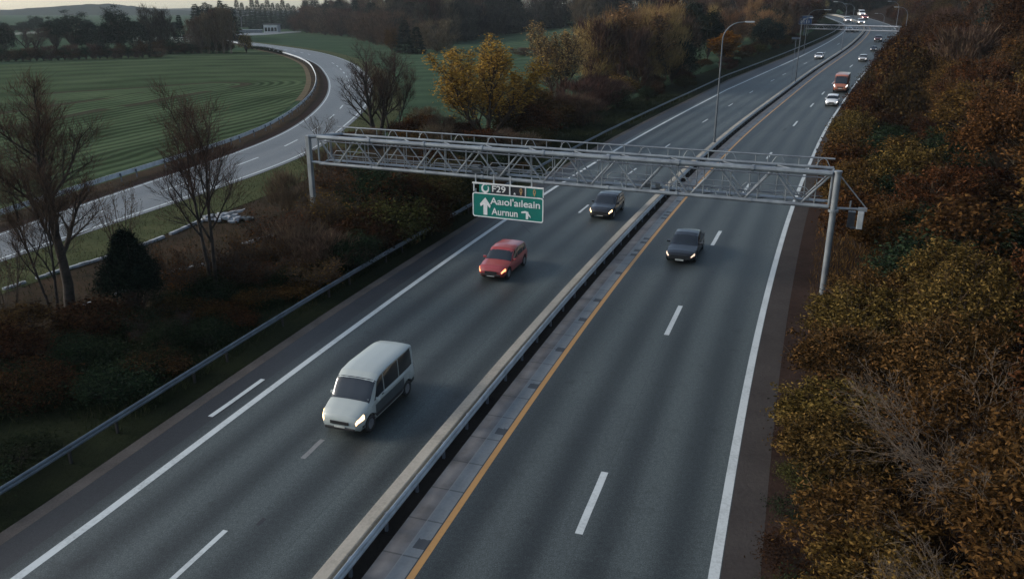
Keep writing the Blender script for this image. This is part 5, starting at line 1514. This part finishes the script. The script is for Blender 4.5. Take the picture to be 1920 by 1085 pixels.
def olive(R_):
    i = R_.randrange(0, 110); d = (ER[i] - EL[i]).normalized(); q = ER[i].lerp(ER[i + 1], R_.random()) + d * R_.uniform(1.0, 14)
    if q.y > 150: return None
    return (q.x, q.y, -.06)
grass('rough_grass', 'olive brown rough grass between the exit road and the bushes', M['blade_g'], 22000, olive, .12, .4, .04)

# ------------------------------------------------------------------ hills
def hills(name, Y0, depth, x0, x1, hfun, m):
    V = []; Fc = []; nx, ny = 260, 12
    from mathutils import noise
    for i in range(nx):
        x = x0 + (x1 - x0) * i / (nx - 1)
        for j in range(ny):
            t = j / (ny - 1); z = hfun(x) * sin(pi * min(1, t * 1.0) ** .7) if 0 < j < ny - 1 else -.5
            z *= 1 + .10 * noise.noise(Vector((x * .045, t * 9, 1.3))) + .16 * noise.noise(Vector((x * .06, t * 20, 3)))
            V.append((x, Y0 + depth * t + 8 * noise.noise(Vector((x * .1, j, 0))), z))
    for i in range(nx - 1):
        for j in range(ny - 1):
            a = i * ny + j; Fc.append((a, a + ny, a + ny + 1, a + 1))
    o = link(name, mesh_np(name, V, Fc, m, True)); return tag(o, kind='structure')
M['hill'] = soil('wooded_hill', [(0.3, (0.008, 0.013, 0.012)), (0.7, (0.026, 0.034, 0.03))], 0.05, .6, 1.0)
def top_at(Y, T):
    def fn(x):
        P = Vector((x, Y, 0)); px = 960 + F * x / (Y * cP + CH * sP); row = tab(T, px); return max(2, zrow(Y, row))
    return fn
hills('hills', 1900, 500, -1700, -350, top_at(2080, [(-200, 22), (0, 21), (60, 17), (150, 10), (200, 8), (230, 12), (290, 18), (400, 24), (800, 26)]), M['hill'])
hills('hills', 3000, 700, -2600, 700, top_at(3250, [(-200, 26), (200, 20), (300, 17), (380, 16), (500, 20), (900, 22)]), M['hill'])

# ------------------------------------------------------------------ haze
mb = MB(); mb.box((0, 1000, 46), (7000, 7000, 94.4))
V_ = NT('haze'); V_.t.nodes.remove(V_.b)
pv = V_.n('ShaderNodeVolumePrincipled'); pv.inputs['Color'].default_value = (.80, .90, .95, 1); pv.inputs['Density'].default_value = HAZE; pv.inputs['Anisotropy'].default_value = .2
V_.l(pv.outputs[0], V_.out.inputs['Volume'])
if HAZE: hz = mb.build('haze', V_.m); tag(hz, 'pale evening haze over the fields and far hills', 'haze', kind='stuff')

# ------------------------------------------------------------------ light and camera
w = bpy.data.worlds.new('World'); SC.world = w; w.use_nodes = True
nt = w.node_tree; bg = nt.nodes['Background']
sky = nt.nodes.new('ShaderNodeTexSky'); sky.sky_type = 'NISHITA'; sky.sun_disc = False
SUN_E, SUN_AZ = radians(24), radians(-82)        # azimuth measured from +Y towards +X
sky.sun_elevation = SUN_E; sky.sun_rotation = SUN_AZ
sky.altitude = 100; sky.air_density = 1.0; sky.dust_density = 1.5; sky.ozone_density = 1.0
hs = nt.nodes.new('ShaderNodeHueSaturation'); hs.inputs['Saturation'].default_value = .8
nt.links.new(sky.outputs[0], hs.inputs['Color']); tn = nt.nodes.new('ShaderNodeMix'); tn.data_type = 'RGBA'; tn.blend_type = 'MULTIPLY'; tn.inputs[0].default_value = 1; tn.inputs[7].default_value = (.96, 1.0, 1.0, 1)
nt.links.new(hs.outputs[0], tn.inputs[6]); nt.links.new(tn.outputs[2], bg.inputs['Color'])
bg.inputs['Strength'].default_value = .085
sl = bpy.data.lights.new('sun', 'SUN'); sl.energy = 1.3; sl.angle = radians(22); sl.color = (1, .92, .84)
so = bpy.data.objects.new('sun', sl); COL.objects.link(so)
dv = Vector((sin(SUN_AZ) * cos(SUN_E), cos(SUN_AZ) * cos(SUN_E), sin(SUN_E)))
so.rotation_euler = dv.to_track_quat('Z', 'Y').to_euler()
cam = bpy.data.cameras.new('camera'); co = bpy.data.objects.new('camera', cam); COL.objects.link(co); SC.camera = co
co.location = (0, 0, CH); co.rotation_euler = (pi / 2 - PITCH, 0, 0)
cam.sensor_fit = 'HORIZONTAL'; cam.sensor_width = 36; cam.lens = 36 * F / 1920; cam.clip_end = 9000; cam.clip_start = .1
vs = SC.view_settings; vs.view_transform = 'Standard'; vs.look = 'None'; vs.exposure = EXPO; vs.gamma = 1
SC.render.film_transparent = False
try:
    SC.cycles.max_bounces = 6; SC.cycles.transparent_max_bounces = 8; SC.cycles.volume_bounces = 0; SC.cycles.diffuse_bounces = 3
except Exception: pass
